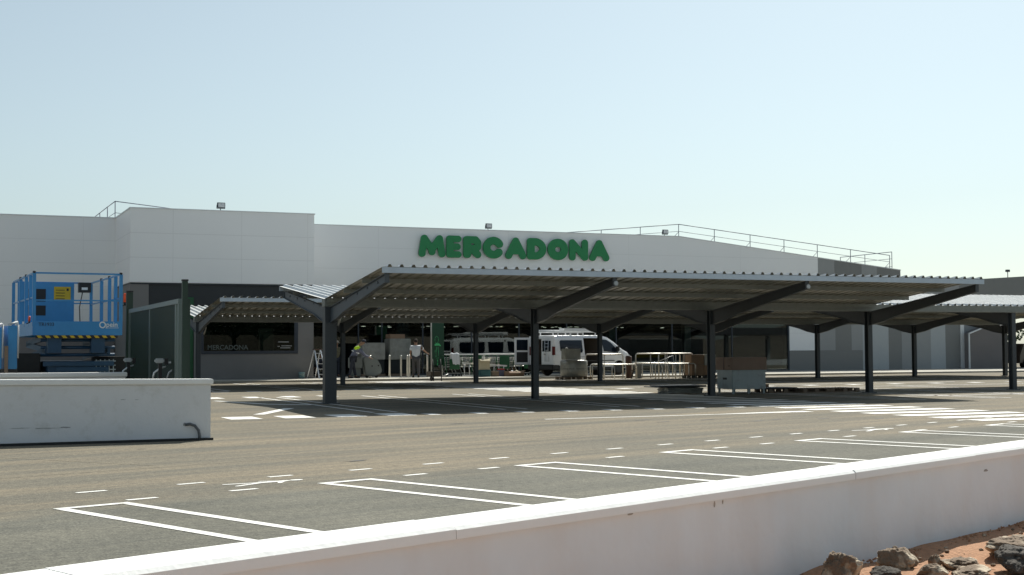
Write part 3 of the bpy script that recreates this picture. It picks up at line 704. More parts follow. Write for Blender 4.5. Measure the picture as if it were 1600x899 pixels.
# ------------------------------------------------------------------ roof railings, floodlights
def railing(label, pts, drop, brace=True, mids=(0.5,)):
    t = thing('roof_railing', label, 'railing', pts[0][:2] + (0,)); o = Vector((pts[0][0], pts[0][1], 0))
    P = [Vector(p)-o for p in pts]
    r = MB()
    for a, b2 in zip(P, P[1:]): r.tube([a, b2], 0.022, 6)
    r.build('handrail', 'rail_paint', t)
    for m_ in mids:
        r = MB()
        for a, b2 in zip(P, P[1:]): r.tube([a-Vector((0, 0, drop*m_)), b2-Vector((0, 0, drop*m_))], 0.014, 6)
        r.build('midrail', 'rail_paint', t)
    for p in P:
        r = MB(); r.tube([p, p-Vector((0, 0, drop))], 0.022, 6)
        if brace: r.tube([p-Vector((0, 0, drop*0.45)), p-Vector((0.5, -0.1, drop))], 0.014, 6)
        r.build('stanchion', 'rail_paint', t)
    return t
MT['rail_paint'] = mat('rail_paint', (0.13, 0.14, 0.19), 0.5)
zr = lambda u: 8.42 - abs(u-29.85)*0.0965
pts = [(u, 33.8, zr(u) - (0 if u > 29 else 0)) for u in (20.2, 22.55, 24.93, 27.38, 29.85, 32.2, 34.61, 36.95, 39.3, 41.7, 44.6)]
railing('thin grey railing along the sloping roof edge above the right half of the shop', pts, 0.95, mids=(0.42, 0.86))
railing('short railing returning back from the right roof corner', [(44.85, 33.9, 7.22), (44.85, 36.5, 7.22), (44.85, 39, 7.22)], 1.2, False, (0.35, 0.75))
railing('grey railing climbing behind the projecting white entrance block', [(-1.04, 45, 8.58), (-1.04, 43.15, 8.58), (-1.04, 40.2, 8.58), (-1.04, 37, 8.57), (-1.04, 34, 8.55), (3.6, 34, 8.1), (6.0, 34, 7.85)], 1.0, False, (0.55,))
def floodlight(label, loc, rz):
    t = thing('floodlight', label, 'floodlight', loc, rz, 'floodlights along the roof edge')
    b = MB(); b.tube([(0, 0.1, 0), (0, 0.1, 0.10)], 0.02, 6); b.bar((-0.19, 0.06, 0.10), (0.19, 0.06, 0.10), 0.03); b.bar((-0.19, 0.06, 0.1), (-0.19, 0.03, 0.26), 0.02); b.bar((0.19, 0.06, 0.1), (0.19, 0.03, 0.26), 0.02); b.build('bracket', 'frame', t)
    b = MB(); b.box(-0.18, 0.18, -0.04, 0.06, 0.12, 0.36); b.build('housing', 'frame', t, bevel=0.01)
    b = MB(); b.box(-0.15, 0.15, -0.046, -0.041, 0.15, 0.33); b.build('lens', 'flashing', t)
floodlight('black floodlight on top of the projecting entrance block', (2.86, 28.15, 7.68), 0.1)
floodlight('black floodlight on the parapet above the middle of the sign', (17.94, 33.12, 7.66), 0.1)
floodlight('grey floodlight on the roof edge beside the railing peak', (28.6, 33.12, 7.66), 0.1)
t = thing('roof_lamp', 'small dark lamp on a short pole above the low right wing', 'lamp', (53.2, 33.1, 5.75))
b = MB(); b.tube([(0, 0, 0), (0, 0, 0.35)], 0.025, 6); b.build('pole', 'frame', t)
b = MB(); b.box(-0.12, 0.12, -0.1, 0.1, 0.35, 0.5); b.build('lamp_head', 'frame', t, bevel=0.02)

# ------------------------------------------------------------------ parking canopies
def zs(v): return 2.62 + abs(v)*0.113       # underside of the sheet over the distance from the valley
def sheet(u0, u1, sgn, reach):
    mb = MB(); per = 0.277; n = int(round((u1-u0)/per)); per = (u1-u0)/n
    prof = []
    for i in range(n):
        x = u0 + i*per
        prof += [(x, 0), (x+per*0.40, 0), (x+per*0.50, 0.058), (x+per*0.68, 0.058), (x+per*0.78, 0)]
    prof.append((u1, 0))
    ys = [0.07, reach*0.34, reach*0.67, reach]
    th = 0.0035; mb.mats = ['galv_top', 'sheet_shaded']
    rows = []
    for y in ys:
        z = zs(y)
        rows.append(([mb.bm.verts.new((x, sgn*y, z+h+0.004)) for x, h in prof], [mb.bm.verts.new((x, sgn*y, z+h+0.004-th)) for x, h in prof]))
    for j in range(len(rows)-1):
        for k in range(len(prof)-1):
            mb.bm.faces.new((rows[j][0][k], rows[j][0][k+1], rows[j+1][0][k+1], rows[j+1][0][k]))
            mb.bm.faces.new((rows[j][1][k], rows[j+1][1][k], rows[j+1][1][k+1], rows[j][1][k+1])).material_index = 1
    for j in (0, len(rows)-1):
        for k in range(len(prof)-1):
            mb.bm.faces.new((rows[j][0][k], rows[j][1][k], rows[j][1][k+1], rows[j][0][k+1]))
    return mb

def canopy(label, v0, posts, u_front, u_back, lamps=()):
    t = thing('parking_canopy', label, 'canopy', (0, v0, 0), 0, 'parking canopies in front of the shop')
    first = True
    for i, u in enumerate(posts):
        mb = MB()
        w, d = (0.30, 0.24) if (i == 0 and v0 < 1) else (0.15, 0.19)
        mb.box(u-w/2, u+w/2, -d/2, -d/2+0.02, 0, 2.42); mb.box(u-w/2, u+w/2, d/2-0.02, d/2, 0, 2.42)
        mb.box(u-0.012, u+0.012, -d/2+0.021, d/2-0.021, 0, 2.42)
        if i == 0 and v0 < 1: mb.box(u-w/2, u-w/2+0.02, -d/2+0.021, d/2-0.021, 0, 2.42)
        mb.box(u-w/2-0.07, u+w/2+0.07, -d/2-0.07, d/2+0.07, 0, 0.022)
        mb.build('post', 'anthracite', t)
        for sgn in (-1, 1):
            if sgn < 0 and u > u_front+0.3: continue
            end = 4.62
            tp = lambda y: zs(y) - 0.125
            outline = [(0.10, 2.40), (end, tp(end)), (end, tp(end)-0.19), (1.35, 2.27), (0.75, 2.12), (0.10, 2.02)]
            if u == posts[0] and v0 < 1: pass
            am = MB(); am.prism([(sgn*a, b2) for a, b2 in outline], 'x', u-0.012, u+0.012)
            for (a, b2) in zip(outline[0:1]+[outline[5]], outline[1:2]+[outline[4]]):
                am.bar((u, sgn*a[0], a[1]), (u, sgn*b2[0], b2[1]), 0.11, 0.014)
            am.bar((u, sgn*0.75, 2.12), (u, sgn*1.35, 2.27), 0.11, 0.014); am.bar((u, sgn*1.35, 2.27), (u, sgn*end, tp(end)-0.19), 0.11, 0.014)
            am.box(u-0.055, u+0.055, min(sgn*end, sgn*(end+0.012)), max(sgn*end, sgn*(end+0.012)), tp(end)-0.2, tp(end)+0.01)
            if i == 0:
                for y in (0.9, 1.5, 2.4, 3.2, 4.0): am.lathe([(0.028, -0.03), (0.028, -0.012)], 8, None, c=(u, sgn*y, tp(y)-0.10), axis='x')
            am.build('rafter', 'anthra_skylit' if i == 0 else 'anthracite', t)
            if i in lamps and sgn < 0:
                lm = MB(); lm.lathe([(0.05, -0.03), (0.06, -0.02), (0.06, 0.0)], 16, None, c=(u+0.02, sgn*end-0.022, tp(end)-0.13), axis='y'); lm.build('end_lamp', 'stripe_a', t)
    for sgn, ue in ((-1, u_front), (1, u_back)):
        ua = -0.14
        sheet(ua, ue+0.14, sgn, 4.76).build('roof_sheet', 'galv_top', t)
        for y in (0.22, 1.7, 3.2):
            p = MB(); p.box(ua+.01, ue+.13, sgn*y-0.006, sgn*y+0.006, zs(y)-0.105, zs(y)); p.box(ua+.01, ue+.13, sgn*y+0.007, sgn*y+0.05, zs(y)-0.105, zs(y)-0.095); p.box(ua+.01, ue+.13, sgn*y+0.007, sgn*y+0.05, zs(y)-0.012, zs(y)-0.002)
            p.build('purlin', 'galv', t)
        y = 4.70
        p = MB(); p.box(ua, ue+.14, min(sgn*y, sgn*(y+.05)), max(sgn*y, sgn*(y+.05)), zs(y)-0.125, zs(y)+0.001); p.build('edge_purlin', 'galv_skylit', t)
    gt = MB(); ue = max(u_front, u_back); a, z0, z1 = 0.13, 2.43, 2.60
    gt.box(-0.16, ue+.15, -a, -a+0.006, z0, z1+0.03); gt.box(-0.16, ue+.15, a-0.006, a, z0, z1+0.03); gt.box(-0.16, ue+.15, -a+0.0065, a-0.0065, z0, z0+0.006); gt.box(-0.166, -0.161, -a, a, z0, z1+0.02)
    gt.build('valley_gutter', 'galv', t)
    dp = MB(); dp.tube([(0.2, -0.05, 2.44), (0.22, -0.2, 2.40), (0.24, -0.2, 2.2), (0.2, -0.08, 2.0), (0.19, -0.07, 1.95)], 0.028, 8); dp.build('downpipe', 'steel', t)
    return t
canopy('front parking canopy, ribbed metal butterfly roof nearest the street wall', 0.0, [0.0, 5.65, 11.12, 16.6, 22.15, 27.7], 16.6, 27.7, lamps=(1, 2))
canopy('rear parking canopy, ribbed metal butterfly roof closer to the shop', 17.9, [0.0, 5.55, 11.1, 16.7, 22.2, 27.7, 33.15, 38.6], 38.6, 38.6)

# ------------------------------------------------------------------ white van
def van():
    ang = 0.255
    t = thing('white_van', 'white work van with one rear door open and a ladder rack on its roof', 'van', (18.3, 25.9, 0.08), ang)
    # local: x forward from rear face, y from right side (0, near) to left side (1.9), z up
    Lh = 5.2
    def top(x):
        P = [(0, 1.80), (0.12, 1.90), (0.5, 1.94), (3.2, 1.94), (3.55, 1.88), (4.0, 1.62), (4.35, 1.36), (4.55, 1.24), (4.9, 1.12), (5.08, 0.98), (5.2, 0.60)]
        for (a, za), (b2, zb) in zip(P, P[1:]):
            if a <= x <= b2: return za + (zb-za)*(x-a)/(b2-a)
        return P[-1][1]
    def bot(x):
        z = 0.32
        for wx in (1.05, 4.22):
            d = abs(x-wx)
            if d < 0.40: z = max(z, 0.33 + math.sqrt(0.40**2-d*d))
        return z
    def inset(z, x):
        e = 0.0 if z < 1.0 else (z-1.0)*0.16
        if x > 4.5: e += (x-4.5)**2*0.55
        if x < 0.15: e += (0.15-x)*0.2
        return e
    xs = sorted(set([0, .06, .15, .3, .5, .65] + [round(1.05+.40*math.cos(math.pi*k/10), 3) for k in range(11)] + [1.7, 1.95, 1.98, 2.95, 2.98, 3.2, 3.4, 3.6, 3.8] + [round(4.22+.40*math.cos(math.pi*k/10), 3) for k in range(11)] + [4.65, 4.78, 4.9, 5.0, 5.08, 5.14, 5.2]))
    NZ = 14
    mb = MB(); rings = []
    for x in xs:
        z0, z1 = bot(x), top(x); r1 = []; r2 = []
        for k in range(NZ+1):
            z = z0 + (z1-z0)*k/NZ; e = inset(z, x) + (0.05 if k == NZ else (0.012 if k == NZ-1 else 0))
            zz = z
            r1.append(mb.bm.verts.new((x, e, zz))); r2.append(mb.bm.verts.new((x, 1.9-e, zz)))
        crown = [mb.bm.verts.new((x, 0.95+s*0.5, z1+0.035)) for s in (-1, 1)]
        rings.append((r1, r2, crown))
    op0, op1 = 1.98, 2.95                       # sliding door opening on the near side
    for i in range(len(xs)-1):
        A, B = rings[i], rings[i+1]; xm = (xs[i]+xs[i+1])/2
        for k in range(NZ):
            zz = bot(xm)+(top(xm)-bot(xm))*(k+.5)/NZ
            if not (op0 < xm < op1 and 0.42 < zz < 1.86): mb.bm.faces.new((A[0][k], B[0][k], B[0][k+1], A[0][k+1]))
            mb.bm.faces.new((A[1][k], A[1][k+1], B[1][k+1], B[1][k]))
        mb.bm.faces.new((A[0][NZ], B[0][NZ], B[2][0], A[2][0])); mb.bm.faces.new((A[2][0], B[2][0], B[2][1], A[2][1])); mb.bm.faces.new((A[2][1], B[2][1], B[1][NZ], A[1][NZ]))
    A = rings[-1]; mb.bm.faces.new([*A[0], A[2][0], A[2][1], *A[1][::-1]])
    A = rings[0]                                # rear: roof strip above the doors, bumper line below, left half open
    body = mb.build('body', 'van_white', t, smooth=False)
    for p in body.data.polygons: p.use_smooth = abs(p.normal.z) > 0.2 and abs(p.normal.y) < 0.6
    b = MB(); b.box(0.02, 0.08, 0.02, 1.88, 1.78, 1.92); b.box(0.03, 5.0, 0.3, 1.6, 0.34, 0.38); b.box(0.02, 0.08, 0.0, 0.14, 0.5, 1.78); b.box(0.02, 0.08, 1.76, 1.9, 0.5, 1.78); b.build('rear_frame', 'van_white', t)
    b = MB(); b.box(0.1, 3.0, 0.06, 1.84, 0.38, 0.45); b.box(3.0, 3.06, 0.12, 1.78, 0.45, 1.85); b.box(0.1, 3.0, 1.70, 1.74, 0.45, 1.80); b.build('cargo_lining', 'lining', t)
    b = MB(); b.box(-0.08, 0.06, 0.0, 1.9, 0.30, 0.54); b.box(-0.08, 0.35, -0.02, 0.02, 0.30, 0.54); b.build('rear_bumper', 'van_dark', t, bevel=0.02)
    b = MB(); b.box(4.95, 5.26, 0.22, 1.68, 0.24, 0.58); b.build('front_bumper', 'van_dark', t, bevel=0.04)
    b = MB(); b.box(1.46, 3.80, -0.012, 0.02, 0.28, 0.42); b.box(1.46, 3.8, 1.88, 1.912, 0.28, 0.42); b.box(0.3, 0.64, -0.012, 0.02, 0.28, 0.5); b.build('sill', 'van_dark', t)
    # right rear door, closed, with window and ladder
    d = MB(); d.box(0.0, 0.035, 0.13, 0.93, 0.55, 1.82); dr = d.build('rear_door', 'van_white', t, bevel=0.01)
    d = MB(); d.box(-0.006, 0.0, 0.22, 0.86, 1.18, 1.70); d.build('rear_window', 'car_glass', dr)
    d = MB()
    for y in (0.34, 0.60): d.tube([(-0.05, y, 0.70), (-0.07, y, 1.2), (-0.05, y, 1.80)], 0.014, 6)
    for k in range(7): d.tube([(-0.055, 0.34, 0.76+k*0.16), (-0.055, 0.60, 0.76+k*0.16)], 0.012, 6)
    d.build('door_ladder', 'alu', dr)
    d = MB(); d.box(-0.03, 0, 0.62, 0.70, 1.02, 1.08); d.build('handle', 'black', dr)
    # left rear door swung open
    Mo = Matrix.Translation((0.0, 1.80, 0)) @ Matrix.Rotation(R_(-172), 4, 'Z')
    Md = Matrix.Translation((0.0, 1.84, 0)) @ Matrix.Rotation(R_(-8), 4, 'Z')
    d = MB(); 
    for (x0, x1, z0, z1) in ((-0.84, -0.74, 0.55, 1.86), (-0.10, 0.0, 0.55, 1.86), (-0.738, -0.102, 1.76, 1.86), (-0.738, -0.102, 1.16, 1.24), (-0.738, -0.102, 0.55, 0.66)): d.box(x0, x1, 0, 0.04, z0, z1, None, Md)
    dl = d.build('rear_door', 'van_white', t)
    d = MB(); d.box(-0.736, -0.104, 0.012, 0.024, 1.242, 1.758, None, Md); d.build('rear_window', 'car_glass', dl)
    d = MB(); d.box(-0.736, -0.104, 0.010, 0.034, 0.662, 1.158, None, Md); d.build('door_lining', 'van_dark', dl)
    # lights
    for y0, y1 in ((0.0, 0.12), (1.78, 1.90)):
        b = MB(); b.box(-0.014, 0.10, y0-0.012 if y0 == 0 else y0, y1 if y0 == 0 else y1+0.012, 1.0, 1.42); b.build('tail_light', 'red_lens', t, bevel=0.012)
    def side_patch(pts, off, m, name, both=True, parent=t, th=0.004):
        for side in ((0, 1) if both else (0,)):
            bb = MB(); n = len(pts); f = []; 
            for x, z in pts:
                e = inset(z, x) - off; f.append((x, e if side == 0 else 1.9-e, z))
            bb.poly(f, [tuple(range(n))]); 
            r_ = bmesh.ops.extrude_face_region(bb.bm, geom=list(bb.bm.faces)); 
            for vv in r_['geom']:
                if isinstance(vv, bmesh.types.BMVert): vv.co.y += th*1.5 if side == 0 else -th*1.5
            bb.build(name, m, parent)
    side_patch([(0.45, 1.22), (0.62, 1.12), (1.80, 1.12), (1.86, 1.20), (1.86, 1.72), (0.52, 1.72), (0.44, 1.66)], 0.012, 'car_glass', 'side_window')
    side_patch([(3.22, 1.18), (4.12, 1.10), (4.22, 1.18), (3.74, 1.60), (3.45, 1.74), (3.16, 1.76)], 0.012, 'car_glass', 'cab_window')
    bb = MB()
    # far side sliding door window
    f = [(x, 1.9-inset(z, x)+0.012, z) for x, z in ((2.1, 1.14), (2.9, 1.14), (2.94, 1.72), (2.06, 1.72))]; bb.poly(f, [(0, 1, 2, 3)]); bb.build('side_window', 'car_glass', t)
    b = MB(); b.poly([(3.62, 0.22, 1.865), (3.62, 1.68, 1.865), (4.33, 1.80, 1.39), (4.33, 0.10, 1.39)], [(0, 1, 2, 3)])
    b.poly([(3.62, 0.22, 1.868), (3.62, 1.68, 1.868), (4.0, 1.74, 1.645), (4.0, 0.16, 1.645)], [(0, 1, 2, 3)]); 
    b.build('windscreen', 'car_glass', t)
    # open sliding door panel slid back along the side
    d = MB(); pts = [(1.02, 0.45), (1.98, 0.45), (1.98, 1.82), (1.06, 1.82)]
    # headlights, grille
    b = MB(); b.poly([(4.75, 0.03, 0.92), (5.1, 0.17, 0.84), (5.09, 0.17, 0.98), (4.72, 0.04, 1.10)], [(0, 1, 2, 3)]); b.poly([(5.1, 0.17, 0.84), (5.17, 0.45, 0.82), (5.12, 0.45, 0.95), (5.09, 0.17, 0.98)], [(0, 1, 2, 3)]); b.build('headlight', 'clear_lens', t)
    b = MB(); b.poly([(5.172, 1.45, 0.82), (5.11, 1.72, 0.84), (5.09, 1.72, 0.98), (5.12, 1.45, 0.95)], [(0, 1, 2, 3)]); b.build('headlight', 'clear_lens', t)
    b = MB(); b.box(5.10, 5.22, 0.5, 1.4, 0.64, 0.80); b.build('grille', 'van_dark', t)
    b = MB(); b.box(3.95, 4.1, -0.2, -0.02, 1.18, 1.42); b.box(4.0, 4.08, -0.05, 0.05, 1.18, 1.24); b.build('wing_mirror', 'van_dark', t, bevel=0.03)
    b = MB(); b.box(3.05, 3.35, -0.01, 0.0, 0.98, 1.02); b.build('handle', 'van_dark', t)
    b = MB(); b.box(1.4, 3.9, -0.014, -0.004, 0.70, 0.74); b.build('rub_strip', 'van_dark', t)
    b = MB(); b.poly([(1.0, -0.01, 0.92), (2.0, -0.01, 0.92), (2.0, -0.01, 0.905), (1.0, -0.01, 0.905)], [(0, 1, 2, 3)]); b.build('door_rail', 'van_dark', t)
    for wx in (1.05, 4.22):
        for y, s in ((0.02, 1), (1.88, -1)):
            ty = MB(); prof = [(0.21, 0), (0.30, 0.0), (0.325, 0.03), (0.325, 0.19), (0.30, 0.22), (0.21, 0.22)]
            ty.lathe([(r, q*s) for r, q in prof], 24, None, c=(wx, y, 0.325), axis='y'); wh = ty.build('wheel', 'tyre', t)
            rm = MB(); rm.lathe([(0.20, -0.004*s), (0.18, 0.02*s), (0.06, 0.012*s), (0.05, -0.006*s)], 16, None, c=(wx, y, 0.325), axis='y'); rm.build('rim', 'van_dark', wh)
    # roof rack
    rk = MB()
    for y in (0.28, 1.62):
        rk.box(0.15, 3.25, y-0.02, y+0.02, 2.09, 2.13)
        for x in (0.5, 1.3, 2.1, 2.9): rk.box(x-0.03, x+0.03, y-0.02, y+0.02, 1.96, 2.088)
    for x in (0.3, 0.9, 1.5, 2.1, 2.7, 3.2): rk.box(x-0.02, x+0.02, 0.262, 1.64, 2.132, 2.155)
    rk.build('roof_rack', 'alu', t)
    lb = MB(); 
    lb.box(0.85, 3.35, 0.2, 0.24, 2.16, 2.30); lb.box(0.85, 3.35, 0.56, 0.60, 2.16, 2.30)
    for k in range(9): lb.tube([(1.0+k*0.28, 0.24, 2.2), (1.0+k*0.28, 0.56, 2.2)], 0.015, 6)
    lb.build('rack_side_rail', 'white', t)
    ld = thing('roof_ladder', 'aluminium ladder strapped on the roof rack of the white van', 'ladder', (18.3, 25.9, 0.08), ang)
    b = MB()
    for y in (0.85, 1.2): b.box(-0.1, 3.0, y-0.015, y+0.015, 2.157, 2.23)
    b.build('ladder_rail', 'alu', ld)
    for k in range(10):
        b = MB(); b.tube([(0.1+k*0.3, 0.865, 2.19), (0.1+k*0.3, 1.185, 2.19)], 0.013, 6); b.build('rung', 'alu', ld)
    return t
van()

# ------------------------------------------------------------------ scissor lift at the left
def scissor_lift():
    t = thing('scissor_lift', 'blue scissor lift with railed platform and orange beacon behind the white walls', 'lift', (-7.25, -2.7, 0), R_(2.5))
    W, Ln, dz = 1.86, 4.2, 1.78
    b = MB(); b.box(0.03, W-.03, 0.05, Ln-.05, dz, dz+0.04); b.build('platform_floor', 'lift_dark', t)
    b = MB(); b.box(0, W, -0.01, 0.05, dz-0.10, dz+0.20); fr_ = b.build('front_board', 'lift_blue', t, bevel=0.006)
    text_mesh('fleet_number', 'TR1933', 0.10, 'lift_dark', fr_, Matrix.Translation((0.12, -0.014, dz+0.10)) @ Matrix.Rotation(math.pi/2, 4, 'X'), 0.002, 0.002)
    mb = MB(); stroke_shape(mb, [(0.08+.06*math.cos(a), .08+.06*math.sin(a), .08+.06*math.cos(a+.4), .08+.06*math.sin(a+.4)) for a in [.4*k for k in range(16)]], 0.013, (0.16, 0.16), 0.008, lambda x, y, d: (1.36+x, -0.018+d, dz+0.045+y), 0.004)
    mb.box(1.50, 1.78, -0.016, -0.011, dz+0.055, dz+0.064)
    mb.build('company_lettering', 'flashing', fr_)
    text_mesh('company_lettering', 'pein', 0.145, 'flashing', fr_, Matrix.Translation((1.515, -0.014, dz+0.085)) @ Matrix.Rotation(math.pi/2, 4, 'X'), 0.002, 0.002)
    b = MB(); b.box(0.06, W-.1, -0.014, 0.0, dz-0.16, dz-0.102); st_ = b.build('warning_strip', 'black', t)
    b = MB()
    for k in range(10):
        x = 0.12 + k*0.168; b.poly([(x, -0.018, dz-0.158), (x+.085, -0.018, dz-0.158), (x+.045, -0.018, dz-0.104), (x-.04, -0.018, dz-0.104)], [(0, 1, 2, 3)])
    b.build('yellow_stripe', 'yellow', st_)
    b = MB(); b.box(0.0, 0.05, 0.06, Ln, dz-0.10, dz+0.18); b.box(W-.05, W, 0.06, Ln, dz-0.10, dz+0.18); b.box(0.051, W-.051, Ln-.05, Ln, dz-0.1, dz+0.18); b.build('toe_board', 'lift_blue', t)
    # guard rails
    H = dz+0.2+1.03
    b = MB()
    loop = [(0.03, 0.03), (W-.03, 0.03), (W-.03, Ln-.03), (0.03, Ln-.03), (0.03, 0.03)]
    for (a, c) in zip(loop, loop[1:]):
        b.bar((*a, H), (*c, H), 0.035)
    b.bar((0.03, Ln-.03, H-.5), (W-.03, Ln-.03, H-.5), 0.03); b.bar((0.03, 0.03, H-.58), (W-.03, 0.03, H-.58), 0.03)
    for x in (0.03, W-.03): b.bar((x, 0.03, H-.52), (x, Ln-.03, H-.52), 0.03)
    b.bar((0.03, Ln-.03, H-.0), (0.03, Ln-.03, H), 0.03)
    b.build('guard_rail', 'lift_blue', t)
    for x in (0.03, W-.03):
        for y in (0.03, 0.7, 1.5, 2.6, Ln-.03):
            b = MB(); b.box(x-.035, x+.035, y-.03, y+.03, dz+0.1, H-.02 if y > 0.05 else H+.0); b.build('rail_post', 'lift_blue', t)
            if y in (0.03, 1.5, 2.6):
                b = MB(); b.lathe([(0.035, 0), (0.035, 0.05)], 10, None, c=(x, y, H-.01)); b.build('rail_cap', 'black', t)
    b = MB(); b.box(0.12, 1.42, Ln-.09, Ln-.05, H-.95, H-.02); bp_ = b.build('back_board', 'lift_blue', t)
    b = MB(); b.box(0.36, 0.76, Ln-.10, Ln-.092, H-.46, H-.16); b.box(0.36, 0.76, Ln-.10, Ln-.092, H-.80, H-.56); b.build('manual_box', 'black', bp_)
    b = MB(); b.box(0.95, 1.34, Ln-.10, Ln-.092, H-.44, H-.10); yl = b.build('warning_label', 'yellow', bp_)
    b = MB()
    for k in range(4): b.box(0.99, 1.2, Ln-.104, Ln-.101, H-.40+k*.07, H-.385+k*.07)
    b.box(1.24, 1.29, Ln-.104, Ln-.101, H-.2, H-.14); b.build('label_print', 'black', yl)
    b = MB(); b.box(1.50, 1.78, Ln-.34, Ln-.12, H-.24, H+.0); b.tube([(1.6, Ln-.2, H-.24), (1.53, Ln-.22, H-.6), (1.56, Ln-.2, dz+.05)], 0.012, 6); b.build('control_box', 'black', t, bevel=0.0)
    b = MB(); b.box(1.56, 1.70, Ln-.35, Ln-.341, H-.18, H-.12); b.build('control_label', 'white', t)
    # scissor arms (folded) and chassis
    for k, (z0, z1) in enumerate(((1.20, 1.34), (1.36, 1.50), (1.52, 1.64))):
        for x in (0.32, 1.62):
            b = MB(); b.bar((x, 0.25, z0 if k % 2 else z1), (x, Ln-.4, z1 if k % 2 else z0), 0.06, 0.12); b.build('scissor_arm', 'lift_dark', t)
        b = MB(); b.tube([(0.2, 0.3, z0+.06), (1.75, 0.3, z0+.06)], 0.035, 8); b.build('cross_tube', 'lift_dark', t)
    for xx in (0.32, 1.22):
        b = MB(); b.box(xx, xx+.28, 0.05, 0.3, 1.3, 1.68); b.build('slide_block', 'lift_dark', t)
    b = MB(); b.box(0.3, 1.58, -0.15, Ln-.2, 0.62, 1.12); b.box(0.2, 1.66, -0.20, -0.152, 1.02, 1.12); b.box(0.2, 1.66, -0.22, -0.152, 0.55, 0.66); b.box(0.45, 1.55, -0.20, -0.152, 0.9, 1.0); b.build('chassis', 'lift_dark', t, bevel=0.01)
    b = MB()
    for k in range(12): b.box(0.58+k*.075, 0.60+k*.075, -0.175, -0.151, 0.67, 0.89)
    b.build('grille', 'black', t)
    b = MB(); b.box(-0.28, 0.18, 0.1, 2.6, 0.7, 1.30); b.build('battery_cover', 'tyre', t, bevel=0.02)
    b = MB(); b.box(W-.22, W+.25, 0.3, 2.8, 0.62, 1.22); b.build('engine_cover', 'tyre', t, bevel=0.02)
    b = MB()
    for k in range(6): b.box(W-.6, W-.16, -0.16+0.0, -0.151, 0.66+k*.09, 0.685+k*.09)
    for k in range(5): b.box(W-.58+k*.09, W-.56+k*.09, -0.17, -0.161, 0.64, 1.16)
    b.build('step_grid', 'galv_box', t)
    for x in (-0.12, W+.02):
        for y in (0.2, Ln-.6):
            b = MB(); b.lathe([(0.22, -.14), (0.40, -.14), (0.43, -.1), (0.43, .1), (0.40, .14), (0.22, .14)], 24, None, c=(x, y+.1, 0.43), axis='x'); wh = b.build('wheel', 'tyre', t)
            b = MB(); b.lathe([(0.21, -.10), (0.21, .10)], 16, None, c=(x, y+.1, 0.43), axis='x'); b.build('rim', 'lift_blue', wh)
    for (x, y, z, s) in ((W+.06, 0.0, dz+.62, 1.0), (-0.06, 0.05, dz+0.20, 0.55)):
        b = MB(); b.lathe([(0.045*s, 0), (0.045*s, 0.17*s), (0.03*s, 0.2*s)], 12, None, c=(x, y, z)); bc = b.build('beacon', 'orange', t)
        b = MB(); b.lathe([(0.03*s, -0.07*s), (0.04*s, 0)], 10, None, c=(x, y, z-.002)); b.bar((x, y, z-.05*s), (x-.1*s, y+.02, z-.1*s), 0.02); b.build('beacon_base', 'black', bc)
scissor_lift()

def lift_two():
    t = thing('boom_machine', 'second blue lift with lowered platform partly cut off by the left edge', 'lift', (-9.6, 4.2, 0), R_(6))
    b = MB(); b.bar((-1.6, 0, 1.98), (2.05, 0, 1.98), 0.05); b.bar((0.9, 0.02, 1.86), (1.98, 0.02, 1.86), 0.03)
    for x in (-1.6, -0.6, 0.4, 1.2, 1.62, 1.95): b.bar((x, 0, 1.5), (x, 0, 1.97), 0.04)
    b.build('guard_rail', 'lift_blue', t)
    b = MB(); b.box(-1.7, 2.1, -0.02, 2.0, 1.20, 1.5); b.build('platform', 'lift_blue', t, bevel=0.01)
    b = MB(); b.box(-1.6, 1.8, 0.2, 1.8, 0.45, 1.1); b.build('chassis', 'lift_dark', t, bevel=0.02)
    for x in (-1.3, 1.3):
        for y in (0.1, 1.8):
            b = MB(); b.lathe([(0.2, -.12), (0.38, -.12), (0.4, 0), (0.38, .12), (0.2, .12)], 20, None, c=(x, y, 0.4), axis='y'); b.build('wheel', 'tyre', t)
lift_two()
t = thing('lift_basket', 'narrow blue work basket with steel top tubes left of the scissor lift', 'basket', (-8.0, -3.9, 0), R_(10))
for k, x in enumerate((0.0, 0.30)):
    b = MB(); b.box(x-.09, x+.09, 0, 0.7, 0.98, 1.82 + 0.04*k); b.build('side_panel', 'lift_blue', t, bevel=0.01)
    b = MB(); b.tube([(x-.09, -0.02, 1.84+.04*k), (x+.11, 0.1, 1.90+.04*k)], 0.022, 8); b.tube([(x+.1, -0.02, 1.2), (x+.1, -0.02, 1.88)], 0.018, 8); b.build('top_tube', 'stripe_a', t)
    b = MB(); b.box(x-.09, x+.09, 0.05, 0.65, 0.0, 0.975); b.build('leg', 'van_dark', t)
t = thing('timber_prop', 'thin weathered timber prop standing beside the blue work basket', 'timber', (-7.87, -4.05, 0))
b = MB(); b.box(0, 0.07, 0, 0.07, 0, 1.45); b.box(-0.02, 0.09, -0.02, 0.09, 0.0, 0.05); b.build('post', 'wood', t, bevel=0.005)

